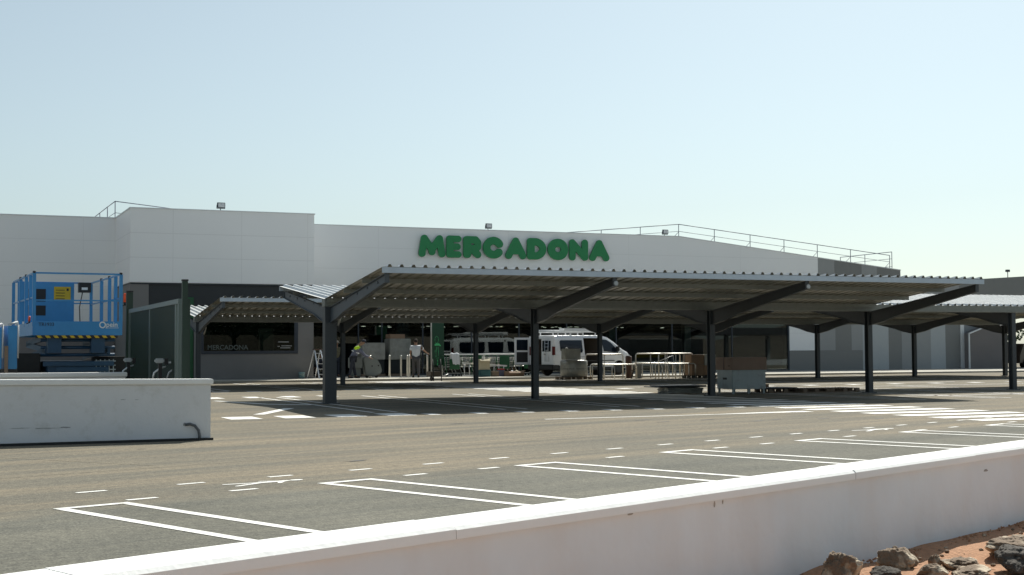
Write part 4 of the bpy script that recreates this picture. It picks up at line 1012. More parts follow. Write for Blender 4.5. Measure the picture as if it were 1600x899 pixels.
# ------------------------------------------------------------------ green gate with posts and openers
def gate():
    t = thing('metal_gate', 'dark green vertical bar gate swung open beside the white wall end', 'gate', (-5.43, -10.6, 0))
    L = 6.5
    b = MB(); b.box(-.03, .03, 0.45, L, 2.12, 2.20); b.box(-.03, .03, 0.45, L, 0.16, 0.24); b.build('gate_rail', 'gate_rail', t)
    for y in (0.47, 0.75, 3.65, L-.05):
        b = MB(); b.box(-.028, .028, y-.035, y+.035, 0.242, 2.118); b.build('gate_stile', 'gate_rail', t)
    b = MB(); y = 0.9
    while y < L-.15:
        if abs(y-3.65) > 0.06: b.box(-.014, .014, y-.02, y+.02, 0.242, 2.118)
        y += 0.105
    b.build('gate_bars', 'gate_green', t)
    b = MB(); b.box(0.03, 0.036, 0.8, L-.1, 0.25, 2.11); b.build('mesh_screen', 'gate_green', t)
gate()
t = thing('gate_post', 'tall dark green gate post nearest the end of the front white wall', 'post', (-5.43, -10.6, 0), 0, 'gate posts')
b = MB(); b.box(-.045, .045, -.045, .045, 0, 2.47); b.build('post_tube', 'gate_green', t, bevel=0.006); b = MB(); b.box(-.05, .05, -.05, .05, 2.471, 2.50); b.build('post_cap', 'black', t)
b = MB(); b.box(0.046, 0.085, -.03, .03, 0, 2.18); b.build('latch_post', 'gate_green', t)
t = thing('gate_post', 'dark green gate post at the far end of the gate beside the orange beacon', 'post', (-5.43, -4.0, 0), 0, 'gate posts')
b = MB(); b.box(-.065, .065, -.065, .065, 0, 2.56); b.build('post_tube', 'gate_green', t, bevel=0.006); b = MB(); b.box(-.07, .07, -.07, .07, 2.561, 2.59); b.build('post_cap', 'black', t)
for label, u, v in (('grey gate opener box at the far gate post above the second white wall', -5.72, -6.1), ('grey gate opener box with arm in front of the green gate bars', -5.62, -9.3)):
    t = thing('gate_opener', label, 'gate opener', (u, v, 0), 0, 'gate opener boxes')
    b = MB(); b.box(-0.09, 0.07, -0.05, 0.05, 1.12, 1.20); b.build('motor_cover', 'stripe_a', t, bevel=0.02)
    b = MB(); b.box(0.071, 0.13, -0.04, 0.04, 1.09, 1.20); b.box(-0.03, 0.03, -0.03, 0.03, 0, 1.118); b.build('motor_end', 'black', t)
    b = MB(); b.tube([(-0.12, 0, 0.85), (-0.10, 0, 0.95), (0, 0.0, 1.03), (0.1, 0, 1.06)], 0.016, 8); b.build('conduit', 'flashing', t)
    if v < -8:
        b = MB(); b.bar((0.13, 0, 1.13), (0.28, -0.10, 1.13), 0.03); b.build('arm', 'stripe_a', t)
        b = MB(); b.tube([(0.10, -0.1, 0.85), (0.14, -0.1, 0.96), (0.22, -0.1, 1.02), (0.30, -0.1, 1.04)], 0.015, 8); b.build('conduit', 'stripe_a', t)

# ------------------------------------------------------------------ things in front of the shop
GZ = 0.08
def bollard(u, v, i):
    t = thing('bollard', '', 'bollard', (u, v, GZ), 0, 'steel bollards at the shop entrance')
    b = MB(); b.lathe([(0.048, 0), (0.048, 1.0), (0.046, 1.03), (0.03, 1.045), (0.0, 1.048)], 14, None); b.build('tube', 'steel', t)
    b = MB(); b.lathe([(0.08, 0), (0.08, 0.012)], 14, None); b.build('base_plate', 'steel', t); return t
labs = ['steel bollard left of the grey machine, beside the worker in yellow', 'steel bollard just right of the grey machine', 'thin steel bollard leftmost of the tight group of three', 'steel bollard in the middle of the tight group of three', 'steel bollard of the tight group touching the man in white shirt', 'steel bollard right of the man in white shirt']
for i, (u, l) in enumerate(zip((9.74, 10.68, 11.36, 11.56, 11.78, 12.55), labs)):
    o = bollard(u, 27.75 if i not in (2, 4) else 28.1, i); o['label'] = l

def stepladder():
    t = thing('step_ladder', 'open aluminium step ladder at the corner of the grey wall', 'ladder', (7.2, 27.7, GZ), R_(25))
    for s in (-1, 1):
        b = MB(); b.bar((s*0.24, -0.42, 0), (s*0.17, 0, 1.32), 0.06, 0.025); b.build('front_rail', 'alu', t)
        b = MB(); b.bar((s*0.24, 0.45, 0), (s*0.17, 0.02, 1.30), 0.04, 0.02); b.build('rear_leg', 'alu', t)
    for k in range(5):
        f = (k+0.8)/5.5; b = MB(); b.box(-0.23+0.07*f, 0.23-0.07*f, -0.42+.42*f-.05, -0.42+.42*f+.05, 1.32*f-.012, 1.32*f+.012); b.build('tread', 'alu', t)
    b = MB(); b.box(-0.19, 0.19, -0.1, 0.12, 1.31, 1.35); b.build('top_cap', 'orange_dull', t)
stepladder()
t = thing('bucket', 'pale blue plastic bucket standing against the dark grey wall', 'bucket', (6.47, 27.72, GZ))
b = MB(); b.lathe([(0.12, 0), (0.145, 0.27), (0.155, 0.28), (0.155, 0.30), (0.14, 0.30), (0.115, 0.03)], 20, None); b.build('pail', 'bucket', t)
b = MB(); b.tube([(-0.15, 0, 0.28), (-0.12, -0.08, 0.2), (0, -0.16, 0.16), (0.12, -0.08, 0.2), (0.15, 0, 0.28)], 0.006, 6); b.build('handle', 'steel', t)

def machine():
    t = thing('floor_machine', 'grey rounded machine cover with two dark holes between two bollards', 'machine', (9.75, 27.35, GZ), R_(-5))
    b = MB(); pts = [(-0.35, 0.15), (-0.28, 0.10), (0.1, 0.08), (0.38, 0.22), (0.42, 0.35), (0.34, 0.62), (0.18, 0.88), (-0.02, 0.98), (-0.40, 1.0), (-0.46, 0.9)]
    b.prism(pts, 'y', -0.05, 0.45); b.build('cover', 'machine', t, bevel=0.03)
    for (x, z) in ((-0.06, 0.55), (0.24, 0.57)):
        b = MB(); b.lathe([(0.035, 0), (0.035, 0.01)], 12, None, c=(x, -0.066, z), axis='y'); b.build('hole', 'black', t)
    for (x) in (-0.25, 0.2):
        b = MB(); b.lathe([(0.07, -.03), (0.075, 0), (0.07, .03)], 14, None, c=(x, 0.2, 0.075), axis='y'); b.build('caster', 'black', t)
    b = MB(); b.box(-1.1, -0.5, 0.0, 0.4, 0.45, 0.95); b.box(-1.05, -0.55, 0.1, 0.3, 0.08, 0.448); b.build('tank', 'machine', t, bevel=0.03)
machine()

def trolley():
    t = thing('shopping_trolley', '', 'trolley', (0, 0, GZ), 0, 'shopping trolleys nested in a row')
    b = MB()
    z0, z1 = 0.45, 0.92
    A = [(0.0, 0, z0), (0.75, 0.05, z0+.05), (0.8, 0.04, z1), (-0.05, -0.02, z1)]
    for y, s in ((0, 1), (0.52, -1)):
        pts = [(0, y, z0), (0.72, y+.05*s, z0+.05), (0.82, y+.04*s, z1-.06), (-0.05, y, z1)]
        for a, c in zip(pts, pts[1:]+pts[:1]): b.tube([a, c], 0.010, 5)
        for k in range(1, 7): b.tube([(0.12*k, y+.04*s*k/7, z0+.008*k), (0.12*k+.01*k, y+.04*s*k/7, z1-.01*k)], 0.005, 4)
        for k in range(1, 4): b.tube([(-0.02, y, z0+.12*k), (0.76, y+.045*s, z0+.11*k+.02)], 0.005, 4)
    for x, z in ((0, z0), (0.72, z0+.05), (0.82, z1-.06)): b.tube([(x, 0.03, z), (x, 0.49, z)], 0.010, 5)
    for k in range(1, 6): b.tube([(0.77, 0.08*k, z0+.05), (0.82, 0.08*k, z1-.06)], 0.005, 4)
    b.build('basket', 'steel', t)
    b = MB()
    for y in (0.04, 0.48): b.tube([(-0.02, y, z0), (0.1, y, 0.16), (0.75, y, 0.14)], 0.013, 6)
    b.build('frame', 'steel', t)
    b = MB(); b.tube([(-0.10, 0.0, 1.0), (-0.10, 0.52, 1.0)], 0.022, 8); b.tube([(-0.05, 0.02, z1), (-0.10, 0.02, 1.0)], 0.014, 6); b.tube([(-0.05, 0.50, z1), (-0.10, 0.50, 1.0)], 0.014, 6); b.build('handle', 'trolley_green', t)
    b = MB(); b.box(-0.04, -0.02, 0.04, 0.48, z0+.06, z1-.04); b.build('child_seat_flap', 'trolley_green', t)
    for x, y in ((0.1, 0.04), (0.1, 0.48), (0.72, 0.06), (0.72, 0.46)):
        b = MB(); b.lathe([(0.05, -.012), (0.055, 0), (0.05, .012)], 10, None, c=(x, y, 0.056), axis='y'); b.build('caster', 'black', t)
    return t
tr = trolley(); tr.location = (13.7, 28.35, GZ)
names = ['first nested trolley beside the dark green panel', 'second nested trolley from the green panel', 'third nested trolley from the green panel', 'fourth nested trolley, behind the leaning steel ladder', 'fifth nested trolley, behind the pale carton', 'sixth nested trolley, right of the pale carton', 'seventh nested trolley, third from the van', 'eighth nested trolley, next to last before the van', 'last nested trolley of the row, beside the open van door']
tr['label'] = 'green handled shopping ' + names[0]
for k in range(1, 9):
    copy_tree(tr, None, (13.7+0.46*k, 28.35, GZ), None, 'green handled shopping ' + names[k])
t = thing('trolley_shelter_rail', 'long white horizontal rail above the row of shopping trolleys', 'rail', (13.5, 27.95, GZ))
b = MB(); b.tube([(0, 0, 1.06), (4.2, 0, 1.06)], 0.026, 8); b.build('rail', 'white', t)
for k in range(4):
    b = MB(); b.tube([(0.1+1.3*k, 0.02, 0), (0.1+1.3*k, 0.02, 1.05)], 0.02, 8); b.build('upright', 'trolley_green', t)
    b = MB(); b.box(0.28+1.3*k, 0.8+1.3*k, 0.05, 0.07, 0.35, 1.0); b.build('infill_panel', 'trolley_green', t)
t = thing('draped_jacket', 'grey jacket hung over the white rail beside the green panel', 'jacket', (14.0, 27.9, GZ))
mb = MB(); rr = random.Random(9); nx, ny = 10, 14; vs = []
for i in range(nx+1):
    row = []
    for j in range(ny+1):
        s = j/ny; x = -0.22+0.44*i/nx; a = (s-0.35)*5
        if s < 0.3: y, z = 0.07, 1.08-0.25*(0.3-s)/0.3
        elif s < 0.4: y, z = 0.07-0.14*(s-0.3)/0.1, 1.13
        else: y, z = -0.06, 1.10-0.52*(s-0.4)/0.6
        x *= 1-0.35*max(0, s-0.4); y += 0.018*math.sin(i*1.9+j*.4); row.append(mb.bm.verts.new((x+0.1*max(0, s-.4), y, z+0.02*math.sin(i*1.1))))
    vs.append(row)
for i in range(nx):
    for j in range(ny): mb.bm.faces.new((vs[i][j], vs[i+1][j], vs[i+1][j+1], vs[i][j+1]))
mb.build('cloth', 'tshirt', t, smooth=True)
MT['panel_green'] = mat('panel_green', (0.008, 0.050, 0.024), 0.5)
t = thing('green_display_panel', 'tall dark green panel with a pale drawn figure beside the entrance', 'panel', (13.1, 28.6, GZ))
b = MB(); b.box(0.0, 0.62, 0, 0.06, 0.55, 2.62); b.build('board', 'panel_green', t, bevel=0.004)
b = MB(); b.box(-0.06, -0.004, -0.01, 0.07, 0.0, 2.62); b.box(0.5, 0.56, 0.01, 0.05, 0, 0.548); b.build('edge_post', 'steel', t)
MT['pale_green'] = mat('pale_green', (0.07, 0.50, 0.18), 0.6)
mb = MB(); segs = [(0.20+.09*math.cos(a), 1.62+.17*math.sin(a), 0.20+.09*math.cos(a+.4), 1.62+.17*math.sin(a+.4), .008) for a in [.4*k for k in range(16)]]
segs += [(0.14, 1.38, 0.30, 1.40, .05), (0.30, 1.40, 0.38, 1.34, .03), (0.20, 1.30, 0.16, 1.0, .01), (0.26, 1.30, 0.30, 0.95, .01), (0.16, 1.0, 0.24, 0.55, .008), (0.30, 0.95, 0.24, 0.55, .008), (0.10, 1.2, 0.14, 0.7, .006), (0.24, .5, .24, .4, .02)]
stroke_shape(mb, [(a, b2-.3, c, d, e) if False else (a, b2, c, d, e) for a, b2, c, d, e in segs], 0.01, (0.6, 2.0), 0.02, lambda x, y, d: (x+0.04, -0.006+d, y+0.15), 0.004)
mb.build('line_drawing', 'pale_green', t)

t = thing('steel_ladder', 'aluminium ladder lying on its side in front of the trolleys', 'ladder', (14.15, 27.3, GZ), R_(-2))
for z, zz in ((0.02, 0.04), (0.50, 0.62)):
    b = MB(); b.bar((0, 0, z+ (0.04 if z < .1 else 0.16)), (2.3, 0.05, z+(0.04 if z < .1 else -0.0)), 0.03, 0.07); b.build('ladder_rail', 'alu', t)
for k in range(9):
    b = MB(); x = 0.12+0.25*k; b.tube([(x, 0.01, 0.08), (x, 0.02, 0.64-0.06*k/4)], 0.017, 6); b.build('rung', 'alu', t)

def carton(label, u, v, w, d, h, m, rz=0.0, z=GZ, flap=False, open_=False):
    t = thing('cardboard_box', label, 'box', (u, v, z), R_(rz))
    b = MB()
    if open_:
        th = 0.012
        b.box(0, w, 0, th, 0, h); b.box(0, w, d-th, d, 0, h); b.box(0, th, th+.001, d-th-.001, 0, h); b.box(w-th, w, th+.001, d-th-.001, 0, h); b.box(th+.001, w-th-.001, th+.001, d-th-.001, 0, 0.01)
    else: b.box(0, w, 0, d, 0, h)
    b.build('carton', m, t, bevel=0.004)
    if flap:
        f = MB(); f.poly([(0.01, 0, h), (w-.01, 0, h), (w-.03, -0.12, h-.08), (0.03, -0.12, h-.08)], [(0, 1, 2, 3)]); f.poly([(w, 0.01, h), (w, d-.01, h), (w+.12, d-.03, h+.03), (w+.12, 0.03, h+.03)], [(0, 1, 2, 3)]); f.build('flap', m, t)
    return t
t = thing('teal_crate', 'dark teal plastic crate under the pale carton', 'crate', (14.78, 26.6, GZ))
b = MB(); b.box(0, 0.55, 0, 0.4, 0.0, 0.30); b.build('crate_body', 'teal', t, bevel=0.015); b = MB(); b.box(-0.02, 0.57, -0.02, 0.42, 0.301, 0.33); b.build('rim', 'teal', t, bevel=0.006)
carton('pale upright carton standing on the teal crate', 14.76, 26.62, 0.55, 0.38, 0.5, 'carton_pale', 3, GZ+0.33, flap=True)
t = thing('paint_can', 'small white tin standing on top of the pale carton', 'can', (15.02, 26.75, GZ+0.83))
b = MB(); b.lathe([(0.07, 0), (0.075, 0.01), (0.075, 0.12), (0.078, 0.13), (0.06, 0.13)], 16, None); b.build('tin', 'white', t); b = MB(); b.tube([(-0.07, 0, 0.11), (-0.05, -0.05, 0.17), (0.05, -0.05, 0.17), (0.07, 0, 0.11)], 0.004, 5); b.build('handle', 'steel', t)
carton('small grey brown box between the teal crate and the open carton', 15.45, 26.7, 0.34, 0.3, 0.26, 'wood', -6)
t = thing('tool_bag', 'grey tool bag with a red lid beside the open carton', 'bag', (15.82, 26.9, GZ))
b = MB(); b.prism([(0, 0), (0.42, 0), (0.40, 0.24), (0.34, 0.30), (0.08, 0.30), (0.02, 0.24)], 'y', 0, 0.25); b.build('bag_body', 'grey_cloth', t, bevel=0.02)
MT['red'] = mat('red_plastic', (0.40, 0.03, 0.03), 0.5); b = MB(); b.box(0.06, 0.38, 0.02, 0.23, 0.31, 0.37); b.build('lid', 'red', t, bevel=0.015)
t2 = carton('open brown carton with crumpled paper on the pavement before the van', 16.15, 26.4, 0.85, 0.45, 0.25, 'carton', 4, open_=True, flap=True)
t = thing('crumpled_paper', 'crumpled cream paper spilling from the open brown carton', 'paper', (16.62, 26.5, GZ+0.2))
mb = MB(); rr = random.Random(12); bmesh.ops.create_icosphere(mb.bm, subdivisions=2, radius=0.14)
for vv in mb.bm.verts: vv.co *= rr.uniform(0.7, 1.15); vv.co.z *= 0.8
mb.build('paper', 'carton_pale', t)
t = thing('white_bag', 'small white plastic bag in the open brown carton', 'bag', (16.4, 26.55, GZ+0.2))
mb = MB(); bmesh.ops.create_icosphere(mb.bm, subdivisions=2, radius=0.09)
for vv in mb.bm.verts: vv.co *= rr.uniform(0.8, 1.1)
mb.build('bag', 'white', t, smooth=True)

# hand cart / trestle in front of the green panel
t = thing('hand_cart', 'dark two legged hand cart in front of the green panel', 'hand cart', (11.0, 22.6, 0), R_(15))
for x in (0, 0.42):
    b = MB(); b.tube([(x, 0, 0.0), (x, 0.02, 0.4), (x, 0.1, 0.95)], 0.022, 8); b.build('leg', 'van_dark', t)
b = MB(); b.box(-0.05, 0.47, 0.12, 0.5, 0.20, 0.42); b.build('load_box', 'lining', t, bevel=0.02)
b = MB(); b.tube([(0.42, 0.02, 0.2), (0.6, -0.05, 0.25), (0.75, -0.02, 0.30)], 0.025, 8); b.build('tow_handle', 'flashing', t)
b = MB(); b.lathe([(0.09, -.03), (0.1, 0), (0.09, .03)], 14, None, c=(0.2, 0.45, 0.1), axis='x'); b.build('wheel', 'tyre', t)

def pallet(label, u, v, rz=0, w=1.2, d=0.8, z=0.0, m='wood', group='wooden pallets on the ground'):
    t = thing('pallet', label, 'pallet', (u, v, z), R_(rz), group)
    for y in (0, d/2-.05, d-.1):
        for x in (0, w/2-.07, w-.145):
            b = MB(); b.box(x, x+.145, y, y+.1, 0.022, 0.10); b.build('block', m, t)
    b = MB()
    for y in (0, d/2-.05, d-.1): b.box(0, w, y, y+.1, 0, 0.021)
    b.build('runner', m, t)
    b = MB(); n = 7
    for k in range(n): b.box(k*(w-.1)/(n-1), k*(w-.1)/(n-1)+.1, 0, d, 0.101, 0.122)
    b.build('deck_boards', m, t); return t
pallet('wooden pallet under the film wrapped round bundle', 17.05, 22.0, 2, 1.35, 1.0)
t = thing('wrapped_bundle', 'big round bundle wrapped in grey film on a pallet in front of the van', 'bundle', (17.72, 22.5, 0.125))
mb = MB(); rr = random.Random(21); mb.lathe([(0.58, 0), (0.62, 0.04), (0.63, 0.3), (0.61, 0.5), (0.62, 0.68), (0.57, 0.74), (0.3, 0.75)], 26, None)
for vv in mb.bm.verts: vv.co.x *= rr.uniform(0.975, 1.02); vv.co.y *= rr.uniform(0.97, 1.02)
mb.build('film_wrap', 'film', t)
b = MB(); b.tube([(0.62*math.cos(a), 0.62*math.sin(a), 0.35) for a in [k*math.pi/12 for k in range(25)]], 0.012, 6); b.build('strap', 'van_dark', t)
t = thing('steel_box', 'stainless steel box sitting on the round wrapped bundle', 'box', (17.5, 22.2, 0.885))
b = MB(); b.box(-0.32, 0.42, 0, 0.5, 0, 0.50); b.build('box_body', 'film', t, bevel=0.015); b = MB(); b.lathe([(0.06, 0), (0.07, .02), (0.0, .06)], 12, None, c=(-0.24, 0.1, 0.50)); b.build('knob', 'white', t)

def hoop(label, u0, u1, v, z, r=0.03, legs=2, group='tubular steel barriers beside the van', z0=0.0):
    t = thing('steel_barrier', label, 'barrier', (u0, v, z0), 0, group); L = u1-u0; c = 0.09
    b = MB(); b.tube([(0, 0, 0), (0, 0, z-c), (0.03, 0, z-0.03), (c, 0, z), (L-c, 0, z), (L-.03, 0, z-.03), (L, 0, z-c), (L, 0, 0)], r, 8); b.build('hoop', 'steel', t)
    for k in range(1, legs-1):
        b = MB(); x = L*k/(legs-1); b.tube([(x, 0, 0), (x, 0, z-.01)], r*0.85, 8); b.build('upright', 'steel', t)
    for x in (0, L):
        b = MB(); b.lathe([(0.06, 0), (0.06, 0.01)], 10, None, c=(x, 0, 0)); b.build('foot_plate', 'steel', t)
    return t
hoop('tall steel hoop barrier just behind the canopy post by the van', 18.35, 20.28, 22.6, 1.12, legs=3)
hoop('low steel hoop barrier in front of the tall one by the van', 18.2, 20.45, 21.6, 0.66, 0.028, legs=5)
hoop('low steel hoop barrier behind, close to the van front wheel', 19.1, 20.8, 23.6, 0.66, 0.028, legs=4)
hoop('tall steel hoop barrier leftmost of the right hand group', 20.95, 23.3, 22.6, 1.14, legs=4)
hoop('tall steel hoop barrier with bright sunlit rail before the carton stack', 21.6, 23.4, 21.6, 1.14, legs=5)
hoop('low steel hoop barrier in front of the right hand group', 21.2, 23.3, 21.2, 0.68, 0.028, legs=7)
hoop('low steel hoop barrier at the back of the right hand group', 21.4, 23.6, 23.8, 0.68, 0.028, legs=5)
t = thing('loose_tube', 'thin loose steel tube leaning across the right hand barriers', 'tube', (21.9, 22.3, 0))
b = MB(); b.tube([(0, 0, 0.75), (0.9, 0.05, 1.05)], 0.014, 6); b.tube([(0.9, 0.05, 1.05), (1.0, 0.05, 0.0)], 0.012, 6); b.build('tube', 'alu', t)
t = thing('orange_drum', 'dull orange brown drum behind the left end of the right hand barriers', 'drum', (21.0, 23.4, 0))
b = MB(); b.lathe([(0.13, 0), (0.15, 0.02), (0.15, 0.5), (0.14, 0.52), (0.15, 0.54), (0.15, 1.0), (0.13, 1.02)], 18, None); b.build('drum_body', 'orange_dull', t)
b = MB(); b.lathe([(0.12, 1.021), (0.12, 1.04)], 18, None); b.build('lid', 'van_dark', t)

for k, (u, l) in enumerate(((20.62, 'rusty steel prop leaning beside the left end of the barriers'), (20.9, 'grey concrete leg piece standing before the barriers'))):
    t = thing('prop' if k == 0 else 'concrete_foot', l, 'prop' if k == 0 else 'block', (u, 22.2, 0))
    b = MB()
    if k == 0: b.tube([(-0.12, 0, 0), (0.12, 0.1, 0.7)], 0.04, 8); b.tube([(-.2, 0, .32), (.2, 0, .5)], 0.02, 6)
    else: b.prism([(-0.09, 0), (0.09, 0), (0.06, 0.65), (-0.05, 0.65)], 'y', -0.08, 0.08)
    b.build('shaft', 'lining' if k == 0 else 'stripe_c', t)

# stack of cartons on pallet behind the third post
pallet('pallet under the tall brown carton stack behind the front canopy post', 23.2, 21.3, 0, 1.3, 0.9, m='van_dark')
for (u, v, w, d, h, z, m, l) in ((23.22, 21.35, 0.62, 0.8, 0.5, .125, 'carton', 'lower left brown carton of the stack behind the third front post'), (23.88, 21.4, 0.6, 0.8, 0.46, .125, 'carton', 'lower right brown carton of the stack behind the third front post'),
                           (23.2, 21.38, 0.66, 0.78, 0.45, .63, 'carton', 'upper left brown carton with pale tape in the stack by the barriers'), (23.92, 21.4, 0.6, 0.8, 0.5, .59, 'film', 'upper right film wrapped carton in the stack behind the third front post')):
    carton(l, u, v, w, d, h, m, 0, z)

# zinc container with big carton on top, next to the third front post
t = thing('zinc_container', 'pale zinc storage container on short legs beside the third front canopy post', 'container', (12.42, 0.95, 0))
b = MB(); b.box(0, 1.16, 0, 0.85, 0.14, 0.68); b.build('container_body', 'galv_box', t, bevel=0.01)
b = MB(); b.box(-0.02, 1.18, -0.02, 0.87, 0.66, 0.70); b.build('rim', 'galv_box', t)
for x in (0.03, 0.55, 1.08):
    for y in (0.02, 0.78):
        b = MB(); b.box(x, x+.05, y, y+.05, 0, 0.139); b.build('leg', 'galv_box', t)
b = MB(); b.box(-0.012, -0.002, 0.3, 0.5, 0.42, 0.48); b.build('label_plate', 'van_dark', t)
MT['carton_dark'] = mat('dark_cardboard', (0.25, 0.175, 0.135), 0.85, var=0.12, scale=4, bump=0.1)
t = thing('cardboard_box', 'long dark brown carton lying on the zinc container', 'box', (12.38, 0.9, 0.705), R_(1))
b = MB(); b.box(0, 1.22, 0, 0.88, 0, 0.37); b.build('carton', 'carton_dark', t, bevel=0.008)
b = MB(); b.box(-0.004, -0.001, 0.4, 0.47, 0.0, 0.37); b.box(-0.003, -0.001, 0.12, 0.2, 0.1, 0.14); b.build('tape', 'orange_dull', t)
carton('small brown carton on the near left of the pile top behind the container', 14.0, 1.9, 0.35, 0.25, 0.12, 'carton', 5, 0.13)

pallet('pallet directly right of the zinc container with flat brown boards', 13.9, 1.25, 0, 1.2, 0.8)
pallet('pallet stacked with side blocks in the middle of the row right of the container', 14.95, 1.0, 1, 1.0, 0.8)
pallet('last pallet of the row, farthest right of the zinc container', 15.95, 1.0, -1, 1.05, 0.8)
t = thing('board_stack', 'flat dark boards lying on the pallet right of the zinc container', 'boards', (13.85, 1.2, 0.125))
for k in range(3):
    b = MB(); b.box(0+.03*k, 1.1-.05*k, 0, 0.8, 0.012*k, 0.012*k+.011); b.build('board', 'van_dark', t)
t = thing('panel_stack', 'long dark panel overhanging film wrapped parts left of the third front post', 'panels', (10.95, 2.3, 0))
for k in range(2):
    b = MB(); b.box(-0.30+.2*k, 1.35, -0.1, 0.8, 0.185+.03*k, 0.21+.03*k); b.build('panel', 'van_dark', t)
mb = MB(); rr = random.Random(31); mb.box(0.12, 1.3, 0.05, 0.7, 0.0, 0.18); bmesh.ops.subdivide_edges(mb.bm, edges=mb.bm.edges[:], cuts=5, use_grid_fill=True)
for vv in mb.bm.verts:
    if vv.co.z > 0.02: vv.co += Vector((rr.uniform(-.03, .03), rr.uniform(-.04, .02), rr.uniform(-.02, 0)))
mb.build('wrapped_parts', 'film', t)

# ------------------------------------------------------------------ people
def hand(V, E, wi, wrist, d, side, s=1.0):
    """palm and five fingers from wrist vertex index wi, along unit d, spread axis side"""
    d = Vector(d).normalized(); sd = Vector(side).normalized(); w = Vector(wrist)
    V.append((*(w+d*.055*s), .032*s, .018*s)); E.append((wi, len(V)-1)); k = len(V)-1
    for off, ln in ((-.030, .065), (-.010, .078), (.010, .072), (.030, .055)):
        p1 = w+d*.10*s+sd*off*s; p2 = p1+d*ln*.5*s+Vector((0, 0, -.004)); p3 = p1+d*ln*.9*s+Vector((0, 0, -.018))
        V.append((*p1, .010, .010)); a = len(V)-1; V.append((*p2, .009, .009)); V.append((*p3, .0075, .0075)); E += [(k, a), (a, a+1), (a+1, a+2)]
    p1 = w+d*.04*s-sd*.045*s; p2 = p1+d*.04*s-sd*.012*s
    V.append((*p1, .012, .012)); a = len(V)-1; V.append((*p2, .010, .010)); E += [(k, a), (a, a+1)]

